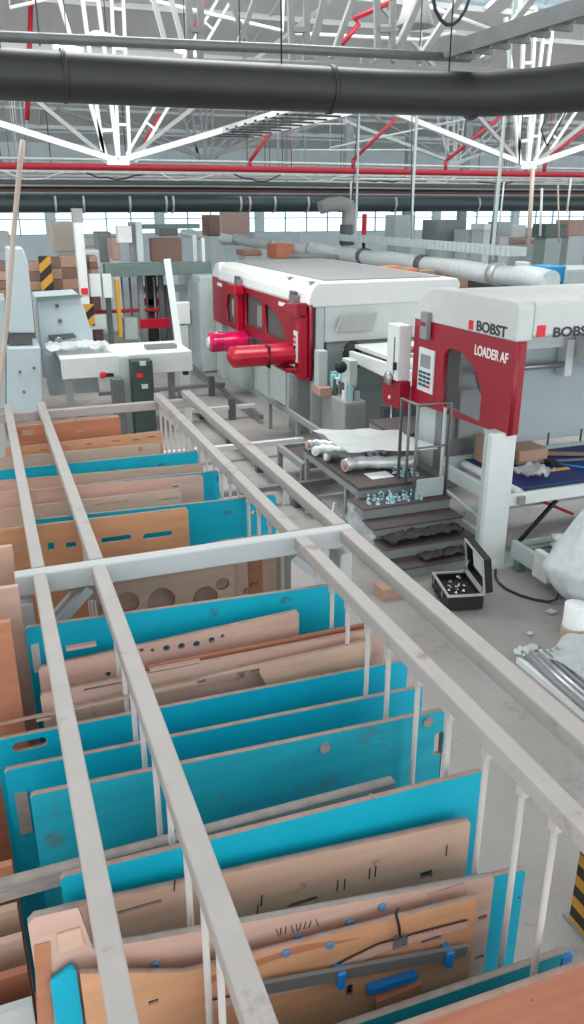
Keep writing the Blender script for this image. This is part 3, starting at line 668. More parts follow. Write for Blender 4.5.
# white hood: rounded at the rear top, wraps into the bridge beam
prof = [(yN, 2.17), (yB+.02, 2.16)]
for k in range(9):
    t = math.radians(90*k/8); prof.append((yB+.02-.5+.5*math.cos(t), 2.16+.0+.36*math.sin(t)))
prof += [(yN+.07, 2.52), (yN+.02, 2.50), (yN, 2.45)]
MB().prism(prof, 'x', LX-.01, LX+.16).build('hood_end', 'grey_shell', L, bevel=.02)
MB().box(LX+.159, 8.5, yN, 7.25, 2.2, 2.515).build('bridge_beam', 'grey_shell', L, bevel=.03)
pane = MB().prism([(y, z) for y, z in win], 'x', LX+.035, LX+.04).build('window_pane', 'glass_pc', L)
text('lettering', 'BOBST', (LX-.012, at(477, 330, x=LX).y, at(477, 330, x=LX).z), .13, 'letter_dark', '-x', L, 1.25, .03)
p = at(469, 322, x=LX); text('lettering', 'LOADER AF', (LX-.008, at(475, 352, x=LX).y, at(475, 354, x=LX).z), .13, 'letter_white', '-x', L, .8, .02)
q = at(472, 325, x=LX); MB().box(LX-.013, LX-.008, q.y-.04, q.y+.04, q.z-.045, q.z+.045).build('red_square_mark', 'mark_red', L)
y_ = yN
q = at(541, 331, y=y_); MB().box(q.x-.045, q.x+.045, y_-.006, y_-.002, q.z-.05, q.z+.05).build('red_square_mark', 'mark_red', L)
q = at(552, 336, y=y_); text('lettering', 'BOBST', (q.x, y_-.004, q.z-.01), .12, 'letter_dark', '-y', L, 1.3, .03)
# leg
lx0, lx1 = at(487, 500, y=5.96).x, at(511, 500, y=5.96).x
MB().box(lx0, lx1, 5.97, 6.035, 0, 1.34).build('leg', 'white_metal', L, bevel=.008)
MB().box(lx0+.04, lx1-.04, 6.035, 6.15, 0, 1.34).build('leg', 'pale_green', L)
MB().box(4.2, 4.65, 5.88, 6.2, 0, .02).build('foot_plate', 'pale_green', L)
# control panel with buttons
cp = MB().box(LX-.03, LX-.005, 7.3, 7.62, 1.42, 1.88).build('control_panel', 'panel_white', L, bevel=.008)
MB().box(LX-.033, LX-.0295, 7.36, 7.57, 1.68, 1.82).build('display', 'grey_mid', cp)
for r in range(4):
    for c in range(3):
        MB().box(LX-.04, LX-.0295, 7.35+c*.085, 7.41+c*.085, 1.48+r*.045, 1.505+r*.045).build('button', 'mark_red' if r == 0 and c == 0 else 'button_blue', cp)
MB().box(LX-.07, LX-.01, 7.42, 7.56, 1.98, 2.26).build('signal_box', 'grey_mid', L, bevel=.01)
MB().box(LX-.074, LX-.0695, 7.44, 7.54, 2.12, 2.16).build('signal_strip', 'red', L)
# rear extension: white box over red box, hand wheel
MB().box(4.2, 4.34, 7.79, 8.2, 1.16, 1.47).build('rear_cover', 'red', L, bevel=.01)
MB().box(4.18, 4.34, 7.82, 8.1, 1.472, 2.08).build('rear_box', 'white_metal', L, bevel=.015)
MB().box(4.175, 4.179, 7.9, 7.92, 1.55, 1.95).build('slot_strip', 'grey_dark', L)
MB().box(4.15, 4.179, 7.84, 7.88, 1.6, 1.68).build('latch', 'dark', L)
for z in (1.26, 1.42): MB().lathe([(.02, -.01), (.025, 0), (.02, .01)], (4.19, 8.0, z), 'x', 10).build('knob', 'panel_white', L)
hwp = at(388, 378, x=4.15); MB().lathe([(.02, -.03), (.06, -.025), (.08, 0), (.06, .025), (.02, .03)], hwp, 'x', 20).build('hand_wheel', 'steel', L)
MB().tube(hwp, hwp+Vector((.15, -.1, 0)), .015, 8).build('wheel_axle', 'steel', L)
# inner body, roll and cabinet under the panel
MB().box(4.62, 4.95, 7.26, 7.75, .6, 2.15).build('inner_frame', 'grey_mid', L)
MB().tube((4.6, 6.72, 1.72), (4.76, 6.72, 1.72), .22, 28).build('roll', 'chrome', L)
MB().box(4.55, 4.85, 7.08, 7.12, .98, 1.5).build('inner_panel', 'grey_mid', L)
MB().box(4.4, 4.6, 7.15, 7.75, .6, 1.26).build('cabinet', 'pale_green', L, bevel=.01)
MB().box(4.39, 4.61, 7.13, 7.3, .6, 1.255).build('cabinet_post', 'steel_dull', L)
MB().box(4.95, 9.0, 7.25, 7.3, .8, 2.2).build('rear_plate', 'blue_grey', L, bevel=.008)
MB().box(5.3, 9.0, 7.15, 7.25, 1.86, 2.02).build('cross_bar', 'white_metal', L, bevel=.008)
MB().tube((4.7, 7.12, 1.68), (5.9, 7.12, 1.68), .035, 12).build('guide_rod', 'steel', L)
MB().box(5.83, 5.93, 7.08, 7.24, 1.55, 1.95).build('bracket', 'white_metal', L, bevel=.01)
MB().prism([(5.95, 1.72), (9, 1.35), (9, 2.05), (5.95, 2.05)], 'y', 6.9, 7.12).build('rear_housing', 'white_metal', L, bevel=.01)
for x in (5.3, 5.75, 6.2): MB().tube((x, 7.12, .78), (x, 7.12, .92), .012, 8).build('stud', 'grey_dark', L)
# ---- belt table
T = thing('belt_table', (5.8, 6.5, 0), 'blue belt table in a pale frame behind the loader leg', 'conveyor')
MB().box(4.62, 9, 6.05, 7.05, .72, .752).build('belt', 'belt', T, bevel=.01)
MB().tube((4.62, 6.05, .7), (4.62, 7.05, .7), .05, 16).build('end_roller', 'white_metal', T)
MB().box(lx1+.002, 9, 5.985, 6.03, .6, .72).build('front_rail', 'white_metal', T, bevel=.005)
MB().box(4.38, 4.44, 6.04, 7.1, .58, .72).build('end_rail', 'pale_green', T, bevel=.005)
MB().box(4.4, 9, 7.07, 7.12, .6, .78).build('rear_rail', 'pale_green', T)
for x, y in ((4.56, 6.5), (4.41, 7.1), (7.2, 6.02), (7.2, 7.1)): MB().box(x-.03, x+.03, y-.03, y+.03, 0, .6).build('leg', 'pale_green', T)
MB().bar((5.05, 6.02, .58), (4.66, 6.02, .2), .035, .03).build('brace', 'black_rubber', T)
MB().box(4.6, 7.2, 5.99, 6.03, .16, .2).build('lower_rail', 'pale_green', T)
MB().box(4.6, 7.2, 6.9, 6.94, .16, .2).build('lower_rail', 'pale_green', T)
MB().box(5.0, 7.2, 6.96, 6.99, .3, .36).build('green_strip', 'green_strip', T)
MB().bar((4.95, 6.85, .5), (5.9, 6.75, .06), .06, .03).build('red_brace', 'red_pipe', T)
for k in range(9):
    pass
MB().box(4.55, 4.62, 5.94, 6.0, .62, .7).build('roller_cap', 'steel', T)
o = tag(MB().box(4.72, 5.02, 6.72, 7.02, .752, 1.02).build('cardboard_box', 'cardboard', bevel=.006), 'brown cardboard box on the blue belt, half hidden by the loader leg', 'box', 'boxes on the blue belt')
o = tag(MB().box(5.04, 5.4, 6.66, 6.98, .752, .9).build('cardboard_box', 'cardboard', bevel=.006), 'low brown cardboard box on the blue belt right of the leg', 'box', 'boxes on the blue belt')
o = tag(MB().sheet((4.93, 6.28, .79), (.32, 0, .02), (0, .3, 0), 16, 16, .07, 3, 2.5).build('plastic_wrap', 'film_white'), 'crumpled clear plastic with bits of red print on the near corner of the blue belt', 'plastic wrap')
W = tag(MB().box(5.1, 5.45, 6.35, 6.4, .753, .77).build('box_cutter', 'yellow', bevel=.004), 'yellow handled tool lying on the blue belt', 'tool')
o = tag(MB().bar((5.3, 6.98, .77), (6.5, 6.4, .78), .07, .03).build('wooden_stick', 'wood_stick', bevel=.004), 'long greyish wooden lath across the blue belt', 'stick')
K = thing('adjustable_clamp', (5.4, 6.6, .755), 'grey metal clamp bar with a dark handle on the belt', 'tool')
MB().bar((5.0, 6.66, .775), (5.9, 6.52, .775), .025, .02).build('bar', 'steel_dull', K); MB().box(5.32, 5.42, 6.5, 6.62, .755, .8).build('jaw', 'dark', K); MB().tube((5.42, 6.5, .775), (5.62, 6.3, .765), .011, 8).build('handle', 'blue_clip', K)
# low rail conveyor on the floor
R = thing('floor_conveyor', (5.0, 5.3, 0), 'low pale steel roller frame running along the floor past the loader foot', 'conveyor')
MB().box(4.34, 4.38, 6.25, 7.6, .1, .26).build('side_rail', 'pale_green', R); MB().box(4.5, 4.55, 4.55, 5.93, .1, .27).build('side_rail', 'pale_green', R, bevel=.005); MB().box(5.5, 5.55, 4.55, 5.86, .1, .27).build('side_rail', 'pale_green', R, bevel=.005)
for y in (4.65, 5.2, 5.8):
    MB().box(4.48, 4.57, y-.04, y+.04, 0, .1).build('foot', 'grey_green', R); MB().box(5.48, 5.57, y-.04, y+.04, 0, .1).build('foot', 'grey_green', R)
for y in [4.62+.1*k for k in range(13)]: MB().tube((4.55, y, .2), (5.5, y, .2), .03, 10).build('roller', 'steel_dull', R)
MB().box(4.44, 4.5, 5.3, 5.5, .1, .36).build('stop_bracket', 'white_metal', R)
o = tag(MB().path([(4.3, 5.86, .02), (4.22, 5.75, .013), (4.17, 5.62, .013), (4.16, 5.48, .013), (4.2, 5.34, .013), (4.27, 5.22, .013), (4.36, 5.14, .013), (4.43, 5.12, .03), (4.47, 5.14, .1), (4.48, 5.18, .22)], .012, 8).build('floor_cable', 'cable'), 'dark cable looping on the floor by the loader foot', 'cable')
o = tag(MB().lump((4.98, 5.55, .3), (.26, .2, .1), .5, 4).build('plastic_wad', 'film_white'), 'crumpled white plastic wad lying on the low roller frame', 'plastic')

# ================================================================ STEPS, PLATFORM AND GUARD RAIL
P = thing('step_platform', (3.85, 7.3, 0), 'grey steps with dark treads leading up to the dark-topped platform', 'platform')
ys = [6.0, 6.22, 6.45, 6.7, 6.98]
for k in range(4):
    z = .12*(k+1)
    MB().box(3.28, 4.27, ys[k]+.01, ys[k+1]+.02, z-.12 if k == 0 else z-.115, z-.018).build('riser', 'riser', P)
    MB().box(3.27, 4.28, ys[k], ys[k+1]+.02, z-.018, z).build('tread', 'tread', P, bevel=.004)
MB().box(3.36, 4.28, 6.99, 8.55, .56, .6).build('deck', 'tread', P, bevel=.004)
MB().box(3.36, 4.28, 7.0, 7.03, .48, .558).build('deck_edge', 'riser', P); MB().box(3.36, 3.40, 7.04, 8.55, .49, .558).build('deck_edge', 'riser', P)
for x, y in ((3.39, 7.06), (3.39, 7.35), (3.39, 8.5), (4.24, 8.5), (4.24, 7.06)): MB().box(x-.025, x+.025, y-.025, y+.025, 0, .49).build('leg', 'grey_mid', P)
MB().box(3.5, 4.2, 7.2, 8.4, 0, .02).build('base_sheet', 'grey_shell', P)
_r = at(369, 420, z=.76); MB().box(_r.x, _r.x+.9, _r.y-.75, _r.y, .0, .74).build('rear_step', 'riser', P, bevel=.006); MB().box(_r.x-.01, _r.x+.91, _r.y-.76, _r.y+.01, .74, .76).build('rear_tread', 'tread', P)
G = thing('guard_rail', (4.0, 7.0, .6), 'tubular steel guard rail at the head of the steps', 'guard rail')
pF = at(413, 499, z=.48); gx0, gy0 = pF.x, pF.y; gx1 = at(448, 450, y=gy0).x; zt = at(414, 406, y=gy0).z; zg = .48; gyr = at(402, 402, x=gx0).y
MB().path([(gx0, gyr, .6), (gx0, gyr, zt), (gx0, gy0, zt), (gx1, gy0, zt), (gx1, gy0, zg)], .018, 10).build('top_tube', 'steel_dull', G)
for x, y, z0_ in ((gx0, gy0, zg), (gx0, (gy0+gyr)/2, .6)): MB().tube((x, y, z0_), (x, y, zt), .015, 10).build('upright', 'steel_dull', G)
MB().tube((gx0, gy0, 1.02), (gx1, gy0, 1.02), .012, 8).build('middle_tube', 'steel_dull', G)
MB().box(gx0+.03, gx1-.03, gy0-.01, gy0+.01, zg+.01, zg+.2).build('toe_board', 'pale_green', G)
MB().path([(4.32, 7.0, 1.35), (4.32, 7.0, .6), (4.32, 6.95, .5), (4.32, 6.2, .42)], .018, 10).build('frame_tube', 'pale_green', G)
o = tag(MB().box(3.98, 4.26, 7.5, 7.8, .6, .78).build('cardboard_box', 'cardboard_dark', bevel=.006), 'brown cardboard box on the dark platform under a white sheet', 'box')
pts = [at(u, v, z=.8) for u, v in ((328, 434), (340, 433), (368, 449), (392, 437), (418, 437), (404, 446), (373, 459), (345, 449))]
b = MB(); 
o = tag(MB().sheet(at(374, 444, z=.84), at(416, 438, z=.84)-at(330, 438, z=.84), Vector((-.12, .75, .06)), 24, 14, .07, 5, .6).build('paper_sheet', 'paper'), 'big bright white sheet draped over the platform items', 'sheet')
for k, (y, x0, x1, mm, lb) in enumerate(((7.5, 3.42, 4.2, 'foil', 'long plastic-wrapped roll at the front of the platform'), (7.9, 3.38, 3.8, 'steel_dull', 'grey wrapped roll in the middle of the platform'), (8.15, 3.34, 3.75, 'film_white', 'white-ended roll behind the grey one on the platform'), (8.4, 3.36, 3.75, 'foil', 'farthest wrapped roll at the back left of the platform'))):
    n = 14; rr = .055 if k else .07
    Rr = thing('wrapped_roll', ((x0+x1)/2, y, .6), lb, 'roll', 'wrapped rolls on the platform')
    MB().path([(x0+(x1-x0)*j/n, y+.05*math.sin(j*.4)-.1*(j/n), .6+rr+.012) for j in range(n+1)], rr, 14, radii=[rr*(1+.12*math.sin(j*2.1)) for j in range(n+1)]).build('wrap', mm, Rr)
    MB().tube((x0-.02, y, .6+rr+.012), (x0+.02, y, .6+rr+.012), rr*.7, 12).build('core', 'cardboard' if k in (0, 3) else 'panel_white', Rr)
o = tag(MB().sheet((3.98, 7.72, .7), (.35, .1, 0), (0, .25, 0), 14, 12, .1, 9, 3).build('plastic_scrap', 'film_white'), 'crumpled clear plastic next to the bright sheet', 'plastic')
o = tag(MB().box(3.6, 3.86, 7.18, 7.38, .6, .606).build('paper_slip', 'paper'), 'flat white slip near the platform edge', 'paper')
def parts_heap(cx, cy, z, w, d, n, lb, seed):
    rnd = random.Random(seed); H_ = thing('clear_plugs', (cx, cy, z), lb, 'small parts', 'clear cyan plugs'); 
    for k in range(n):
        x, y = cx+rnd.uniform(-w, w), cy+rnd.uniform(-d, d); h = rnd.uniform(.02, .06)
        MB().lathe([(.02, 0), (.02, .006), (.008, .01), (.008, h), (.014, h+.004), (.014, h+.01)], (x, y, z), 'z', 8).build('plug', 'cyan_bits' if k % 3 else 'chrome', H_)
parts_heap(4.02, 7.22, .6, .12, .1, 20, 'handful of clear cyan plugs standing on the platform deck', 1)
parts_heap(3.68, 6.85, .48, .3, .1, 60, 'bigger spread of clear cyan plugs on the highest step', 2)
o = tag(MB().sheet((3.75, 6.34, .275), (.85, .05, 0), (0, .2, 0), 30, 8, .05, 6, 4).build('dark_cloth', 'wrinkled_cloth'), 'dark crumpled cloth lying on a middle step', 'cloth')
o = tag(MB().sheet((3.85, 6.12, .145), (.5, .03, 0), (0, .16, 0), 20, 8, .03, 8, 3).build('grey_sheet', 'wrinkled_cloth'), 'flat dark grey sheet on the lowest step', 'cloth')
o = tag(MB().box(3.0, 3.26, 5.7, 5.88, 0, .1).build('cardboard_box', 'cardboard', bevel=.004), 'small brown box on the floor at the foot of the steps', 'box')
o = tag(MB().sheet((3.08, 6.3, .42), (.1, -.42, -.25), (.02, 0, .3), 14, 12, .06, 12, 2).build('plastic_sheet', 'film'), 'clear plastic sheet hanging over the rack corner side of the steps', 'plastic')

# ================================================================ OPEN CASE
C_ = thing('tool_case', (3.92, 5.62, 0), 'open black tool case with silver edges on the floor', 'case')
_c = at(457, 589, z=.1); cx, cy, hw, hd = _c.x, _c.y, .24, .16
def ring(m_, x0, x1, y0, y1, z, t, h):
    m_.box(x0, x1, y0, y0+t, z, z+h); m_.box(x0, x1, y1-t, y1, z, z+h); m_.box(x0, x0+t, y0+t, y1-t, z, z+h); m_.box(x1-t, x1, y0+t, y1-t, z, z+h)
m_ = MB(); m_.box(-hd, hd, -hw, hw, .02, .03); ring(m_, -hd, hd, -hw, hw, .03, .01, .12)
def place(o, M4): o.data.transform(M4); return o
# case frame: length along the case's own y, lid hinged on its far long side
M4 = Matrix.Translation((cx, cy, 0))@Matrix.Rotation(math.radians(-14), 4, 'Z')
sh = place(m_.build('shell', 'black_rubber'), M4); attach(sh, C_)
m_ = MB(); ring(m_, -hd-.004, hd+.004, -hw-.004, hw+.004, .145, .02, .016); e = place(m_.build('silver_edge', 'pipe_light'), M4); attach(e, C_)
m_ = MB(); m_.box(-hd+.012, hd-.012, -hw+.012, hw-.012, .03, .09); e = place(m_.build('foam_insert', 'dark'), M4); attach(e, C_)
LM = M4@Matrix.Translation((hd, 0, .16))@Matrix.Rotation(math.radians(98), 4, 'Y')@Matrix.Translation((-hd, 0, 0))
m_ = MB(); m_.box(-hd-.0, hd, -hw, hw, .07, .08); ring(m_, -hd, hd, -hw, hw, 0, .01, .07)
MID = M4@Matrix.Translation((hd+.01, 0, .165))@Matrix.Rotation(math.radians(-8), 4, 'Y')
m_ = MB(); m_.box(.06, .07, -hw, hw, 0, 2*hd); m_.box(0, .06, -hw, -hw+.01, 0, 2*hd); m_.box(0, .06, hw-.01, hw, 0, 2*hd); m_.box(0, .06, -hw+.01, hw-.01, 0, .01); m_.box(0, .06, -hw+.01, hw-.01, 2*hd-.01, 2*hd)
lid = place(m_.build('lid', 'black_rubber'), MID); attach(lid, C_)
m_ = MB(); m_.box(-.012, .002, -hw-.004, -hw+.012, 0, 2*hd); m_.box(-.012, .002, hw-.012, hw+.004, 0, 2*hd); m_.box(-.012, .002, -hw+.012, hw-.012, 0, .014); m_.box(-.012, .002, -hw-.004, hw+.004, 2*hd-.012, 2*hd+.004)
e = place(m_.build('silver_edge', 'pipe_light'), MID); e.parent = lid
e = place(MB().box(.045, .05, -hw+.05, hw-.05, .06, 2*hd-.04).build('document_pocket', 'film_white'), MID); e.parent = lid
for s in (-1, 1):
    e = place(MB().box(-hd-.02, -hd-.004, s*.13-.02, s*.13+.02, .1, .155).build('latch', 'chrome'), M4); attach(e, C_)
    e = place(MB().tube((hd-.03, s*(hw-.015), .15), (hd+.01, s*(hw-.02), .28), .005, 6).build('stay', 'chrome'), M4); attach(e, C_)
e = place(MB().path([(-hd-.006, -.06, .06), (-hd-.03, -.055, .06), (-hd-.03, .055, .06), (-hd-.006, .06, .06)], .008, 8).build('handle', 'black_rubber'), M4); attach(e, C_)
for k, (x, y, h) in enumerate(((0, 0, .12), (.04, .07, .07), (-.05, .05, .05), (-.03, -.07, .06), (.05, -.04, .05), (-.08, -.01, .04))):
    e = place(MB().lathe([(.022, 0), (.022, .015), (.007, .02), (.007, h), (.016, h+.005), (.016, h+.02)], (x, y, .09), 'z', 10).build('fitting', 'chrome'), M4); attach(e, C_)

# ================================================================ RIGHT FOREGROUND: BAGS, WRAPPED BUNDLE, HAZARD POST
Bg = thing('waste_bag', (4.55, 4.85, 0), 'big white translucent plastic bag hanging at the right edge', 'bag')
from mathutils import noise
def bag(c, r, h, seed, lean=0):
    bm = MB(); n, m2 = 40, 26; rings = []
    for j in range(m2+1):
        t = j/m2; rad = (math.sin(min(1, t*1.9)*math.pi/2)**.7)*(1-.62*max(0, t-.45)/.55)
        ring_ = []
        for k in range(n):
            a = 2*math.pi*k/n; d = Vector((math.cos(a), math.sin(a), 0))
            w_ = 1+.16*noise.noise(Vector((d.x*2.2+seed, d.y*2.2, t*1.2)))+.09*noise.noise(Vector((math.cos(a)*5+seed, math.sin(a)*5, t*2)))+(.1*t*math.sin(a*9+seed))
            ring_.append(bm.bm.verts.new((c[0]+lean*t+d.x*r*rad*w_, c[1]+d.y*r*rad*w_, c[2]+h*t+.03*t*math.sin(a*4))))
        rings.append(ring_)
    for a, b in zip(rings, rings[1:]):
        for k in range(n): bm.bm.faces.new((a[k], a[(k+1) % n], b[(k+1) % n], b[k])).smooth = True
    bm.bm.faces.new(rings[0][::-1]); bm.bm.faces.new(rings[-1]); return bm
bag((4.38, 4.8, .15), .34, .78, 2, .1).build('bag_film', 'film', Bg)
bag((4.4, 4.82, .18), .27, .62, 5, .08).build('bag_contents', 'film_white', Bg)
MB().lump((4.45, 4.8, .95), (.05, .06, .12), .4, 2).build('bag_ear', 'film', Bg)
T2 = thing('paper_core', (4.28, 4.72, 0), 'white cardboard core with a yellowish lower band under the bag', 'core')
MB().lathe([(.1, 0), (.1, .09), (.095, .1), (.095, .3), (.085, .3)], (4.17, 4.57, 0), 'z', 24).build('tube', 'paper', T2); MB().lathe([(.1, 0), (.103, .005), (.103, .1), (.1, .11)], (4.17, 4.57, 0), 'z', 24).build('band', 'beige', T2)
for k, (u, v, s, lb) in enumerate(((532, 648, .1, 'white paper scrap near the white core'), (551, 612, .08, 'tiny paper scrap on the floor left of the bag'), (530, 634, .05, 'small pale scrap on the open floor'), (452, 603, .04, 'pale chip on the floor in front of the tool case'), (574, 648, .12, 'crumpled film scrap at the right edge beneath the core'))):
    p = at(u, v, z=.01); o = tag(MB().sheet((p.x, p.y, .012), (s, s*.3, 0), (-s*.3, s*.8, 0), 6, 6, .012, k).build('paper_scrap', 'paper'), lb, 'scrap')
Wp = thing('wrapped_bundle', (3.85, 3.95, 0), 'flat bundle of rods wrapped in clear film on the floor at the right', 'bundle')
for k in range(9):
    x0 = 3.56+k*.055
    MB().path([(x0, 4.42-.03*(k % 3), .07+.012*(k % 2)), (x0-.03, 4.0, .075), (x0-.06, 3.2, .07)], .017, 8).build('rod', 'grey_mid' if k % 3 == 0 else 'foil', Wp)
MB().sheet((4.2, 3.9, .08), (.95, .1, 0), (-.1, 1.05, 0), 50, 40, .07, 21, 1.6).build('film_wrap', 'film_white', Wp)
MB().box(3.5, 4.1, 3.15, 4.4, 0, .05).build('carton_sheet', 'paper', Wp)
MB().sheet((3.56, 4.42, .07), (.12, .05, 0), (-.04, .1, 0), 8, 8, .02, 11, 2).build('taped_end', 'paper', Wp)
H = thing('guard_post', (2.3, 2.18, 0), 'post with slanted black and yellow stripes at the lower right edge', 'post')
p = at(572, 930, y=2.05)
_g = at(577, 866, y=2.3); _zt = at(581, 838, y=2.3).z; MB().box(_g.x, _g.x+.36, 2.05, 2.3, .01, _zt).build('striped_panel', 'hazard', H, bevel=.006); MB().box(_g.x-.01, _g.x+.39, 2.03, 2.33, 0, .012).build('base_plate', 'grey_mid', H)
# ================================================================ PRESS (white roof, red side)
MX = 4.35
M1 = thing('die_cutting_press', (5.4, 13.2, 0), 'long white-roofed press with a red side and curved open doors', 'machine')
yN, yB = 10.85, 16.1
# hood: profile in x-z swept along y, with rounded outer edge; rear end rounded
prof = [(MX, 1.93), (MX-.02, 1.98), (MX, 2.1), (MX+.04, 2.2), (MX+.12, 2.27), (6.75, 2.27), (6.8, 2.2), (6.8, 1.95)]
MB().prism(prof, 'y', yN, yB-.5).build('hood', 'white_shell', M1, bevel=.02)
rb = [(yB-.5, 1.35), (yB, 1.35), (yB+.03, 1.8), (yB-.08, 2.12), (yB-.25, 2.24), (yB-.5, 2.27)]
MB().prism(rb, 'x', MX, 6.78).build('rear_hood', 'white_shell', M1, bevel=.03)
MB().box(MX+.32, 6.6, yN+.25, yB-.3, 2.27, 2.285).build('roof_inset', 'top_inset', M1)
for y in (yN+.12, yN+1.0): MB().box(MX+.05, MX+.14, y, y+.12, 2.262, 2.275).build('roof_catch', 'steel_dull', M1)
# red side with openings
sb = lambda u, v: (lambda q: (q.y, q.z))(at(u, v, x=MX))
arch = [sb(243, 334), sb(249, 314), sb(262, 318), sb(277, 328), sb(287, 337), sb(293, 344)]
o1 = [(11.85, 1.3), (11.9, 1.42), (12.15, 1.62), (12.6, 1.76), (12.85, 1.78), (12.85, 1.3)]
o2 = [(13.0, 1.3), (13.0, 1.8), (13.9, 1.86), (13.95, 1.3)]
o3 = [(14.5, 1.25), (14.5, 1.62), (14.75, 1.74), (15.05, 1.72), (15.15, 1.5), (15.1, 1.22)]
plate('side_panel', [(yN, .88), (11.35, .82), (11.5, 1.15), (yB, 1.12), (yB, 1.98), (yN, 1.97)], [o1, o2, o3], 'x', MX+.02, .05, 'red', M1)
MB().box(MX+.05, MX+.3, 11.9, 15.9, 1.1, 1.9).build('inner_dark', 'grey_dark', M1)
MB().box(MX+.045, MX+.06, 13.1, 13.4, 1.35, 1.7).build('inner_plate', 'grey_mid', M1)
MB().box(MX+.045, MX+.06, 14.6, 14.9, 1.35, 1.65).build('inner_plate', 'pale_green', M1)
MB().box(MX-.16, MX-.008, yN+.02, yN+.2, .9, 1.85).build('corner_column', 'red_bright', M1, bevel=.03)
MB().prism([(yN+.02, 1.78), (yN+.75, 1.85), (yN+.5, 1.95), (yN+.02, 2.0)], 'x', MX-.2, MX-.03).build('corner_bracket', 'red', M1, bevel=.02)
for y in (yN+.35, 14.0):
    hg = MB().box(MX-.12, MX-.02, y, y+.2, 1.94, 2.08).build('hinge', 'steel_dull', M1, bevel=.01)
    MB().lathe([(.03, -.1), (.03, .1)], (MX-.08, y+.1, 2.1), 'y', 10).build('hinge_pin', 'grey_dark', hg)
MB().prism([(13.9, 1.82), (14.5, 1.86), (14.35, 1.98), (13.9, 1.99)], 'x', MX-.2, MX-.02).build('corner_bracket', 'red_bright', M1, bevel=.02)
MB().box(MX-.14, MX-.008, 14.0, 14.15, 1.2, 1.85).build('door_column', 'red_bright', M1, bevel=.02)
MB().box(MX-.08, MX-.008, 14.22, 14.4, 1.25, 1.75).build('display_strip', 'steel_dull', M1)
cp = MB().box(MX-.185, MX-.162, yN+.04, yN+.18, 1.15, 1.6).build('control_panel', 'panel_white', M1, bevel=.004)
for k in range(5): MB().box(MX-.2, MX-.184, yN+.08, yN+.14, 1.2+k*.075, 1.24+k*.075).build('button', 'dark' if k < 3 else 'mark_red', cp)
MB().box(MX-.36, MX-.17, yN+.0, yN+.55, 1.02, 1.08).build('ledge', 'red', M1, bevel=.02)
# curved doors swung open
def drum(x0, x1, y, z, r, mm):
    n = 16; pts, rad = [], []
    for k in range(n+1):
        t = k/n; pts.append((x0+(x1-x0)*t, y, z)); rad.append(r*min(1, (max(0, 1-(1-min(1, t*6))**2))**.5+.35))
    m_ = MB().path(pts, r, 20, radii=rad)
    for v in m_.bm.verts: v.co.y = y+(v.co.y-y)*1.5
    return m_.build('curved_door', mm, M1)
_a = at(229, 358, y=11.1); _b = at(209, 343, y=13.8)
d = drum(_a.x, MX-.03, 11.15, _a.z, .155, 'red_bright')
_s = at(268, 345, y=10.98); MB().box(_s.x, _s.x+.02, 10.92, 11.3, _a.z-.156, _a.z+.157).build('door_seam', 'dark', d)
d = drum(_b.x, MX-.03, 13.85, _b.z, .17, 'red_gloss')
MB().path([(_b.x-.02, 13.85, _b.z), (_b.x+.1, 13.85, _b.z), (_b.x+.16, 13.85, _b.z)], .12, 14, radii=[.08, .165, .178]).build('wrapped_end', 'film_white', d)
for yy_, zz_ in ((11.15, _a.z), (13.85, _b.z)): MB().bar((MX-.5, yy_, zz_-.1), (MX-.0, yy_, zz_-.35), .05).build('door_arm', 'red', M1)
# small unreadable nameplates
for y, w_ in ((11.9, .5), (15.55, .3)):
    MB().box(MX-.012, MX-.006, y-w_/2, y+w_/2, 1.83, 1.89).build('name_strip', 'letter_white', M1)
# near end: lead-in posts and feed side
MB().box(MX+.1, MX+.22, yN-.0, yN+.16, .7, 1.93).build('end_post', 'pale_green', M1)
MB().box(4.6, 6.78, yN+.05, yN+.12, 1.42, 1.95).build('end_cover', 'white_metal', M1, bevel=.01)
sc = [at(u, v, y=yN) for u, v in ((341, 315), (376, 312), (371, 330), (335, 332))]
MB().prism([(q.x, q.z) for q in sc], 'y', yN-.05, yN+.0).build('tilted_screen', 'screen_grey', M1, bevel=.004)
MB().box(4.7, 6.78, yN+.2, yN+.25, .7, 1.42).build('end_plate', 'pale_green', M1)
MB().lump((5.0, yN-.05, 1.22), (.14, .1, .2), .35, 3).build('hose_cluster', 'dark', M1)
# legs and base
MB().box(4.3, 4.5, 11.2, 11.6, 0, .87).build('leg', 'grey_mid', M1, bevel=.01)
MB().box(4.5, 6.6, 11.1, 15.9, 0, 1.1).build('base_body', 'pale_green', M1)
MB().box(4.36, 4.6, 15.6, 16.0, 0, 1.12).build('leg', 'pale_green', M1, bevel=.01)
for y in (12.2, 13.1, 14.0): MB().box(4.46, 4.5, y, y+.7, .15, 1.0).build('base_panel', 'pale_green', M1, bevel=.01)
# feed side arms
F1 = thing('feeder_unit', (5.4, 9.8, 0), 'grey and white feeder between the white press and the lettered loader', 'machine')
ax = 4.95
arm = [at(u, v, x=ax) for u, v in ((343, 349), (352, 351), (398, 366), (418, 372), (418, 388), (392, 380), (375, 372), (350, 360))]
MB().prism([(q.y, q.z) for q in arm], 'x', ax-.03, ax+.03).build('side_arm', 'white_metal', F1, bevel=.012)
MB().box(5.0, 6.6, 8.7, 10.7, 1.35, 1.4).build('feed_table', 'grey_shell', F1)
MB().box(5.6, 6.1, 9.2, 9.8, 1.4, 1.44).build('tray', 'pale_green', F1); MB().box(5.4, 5.7, 9.7, 9.95, 1.4, 1.46).build('red_plate', 'red', F1)
MB().tube((5.0, 9.1, 1.5), (6.6, 9.1, 1.5), .03, 10).build('cross_tube', 'steel', F1)
MB().lump((5.9, 9.6, 1.55), (.12, .1, .14), .35, 9).build('clear_hood', 'film', F1)
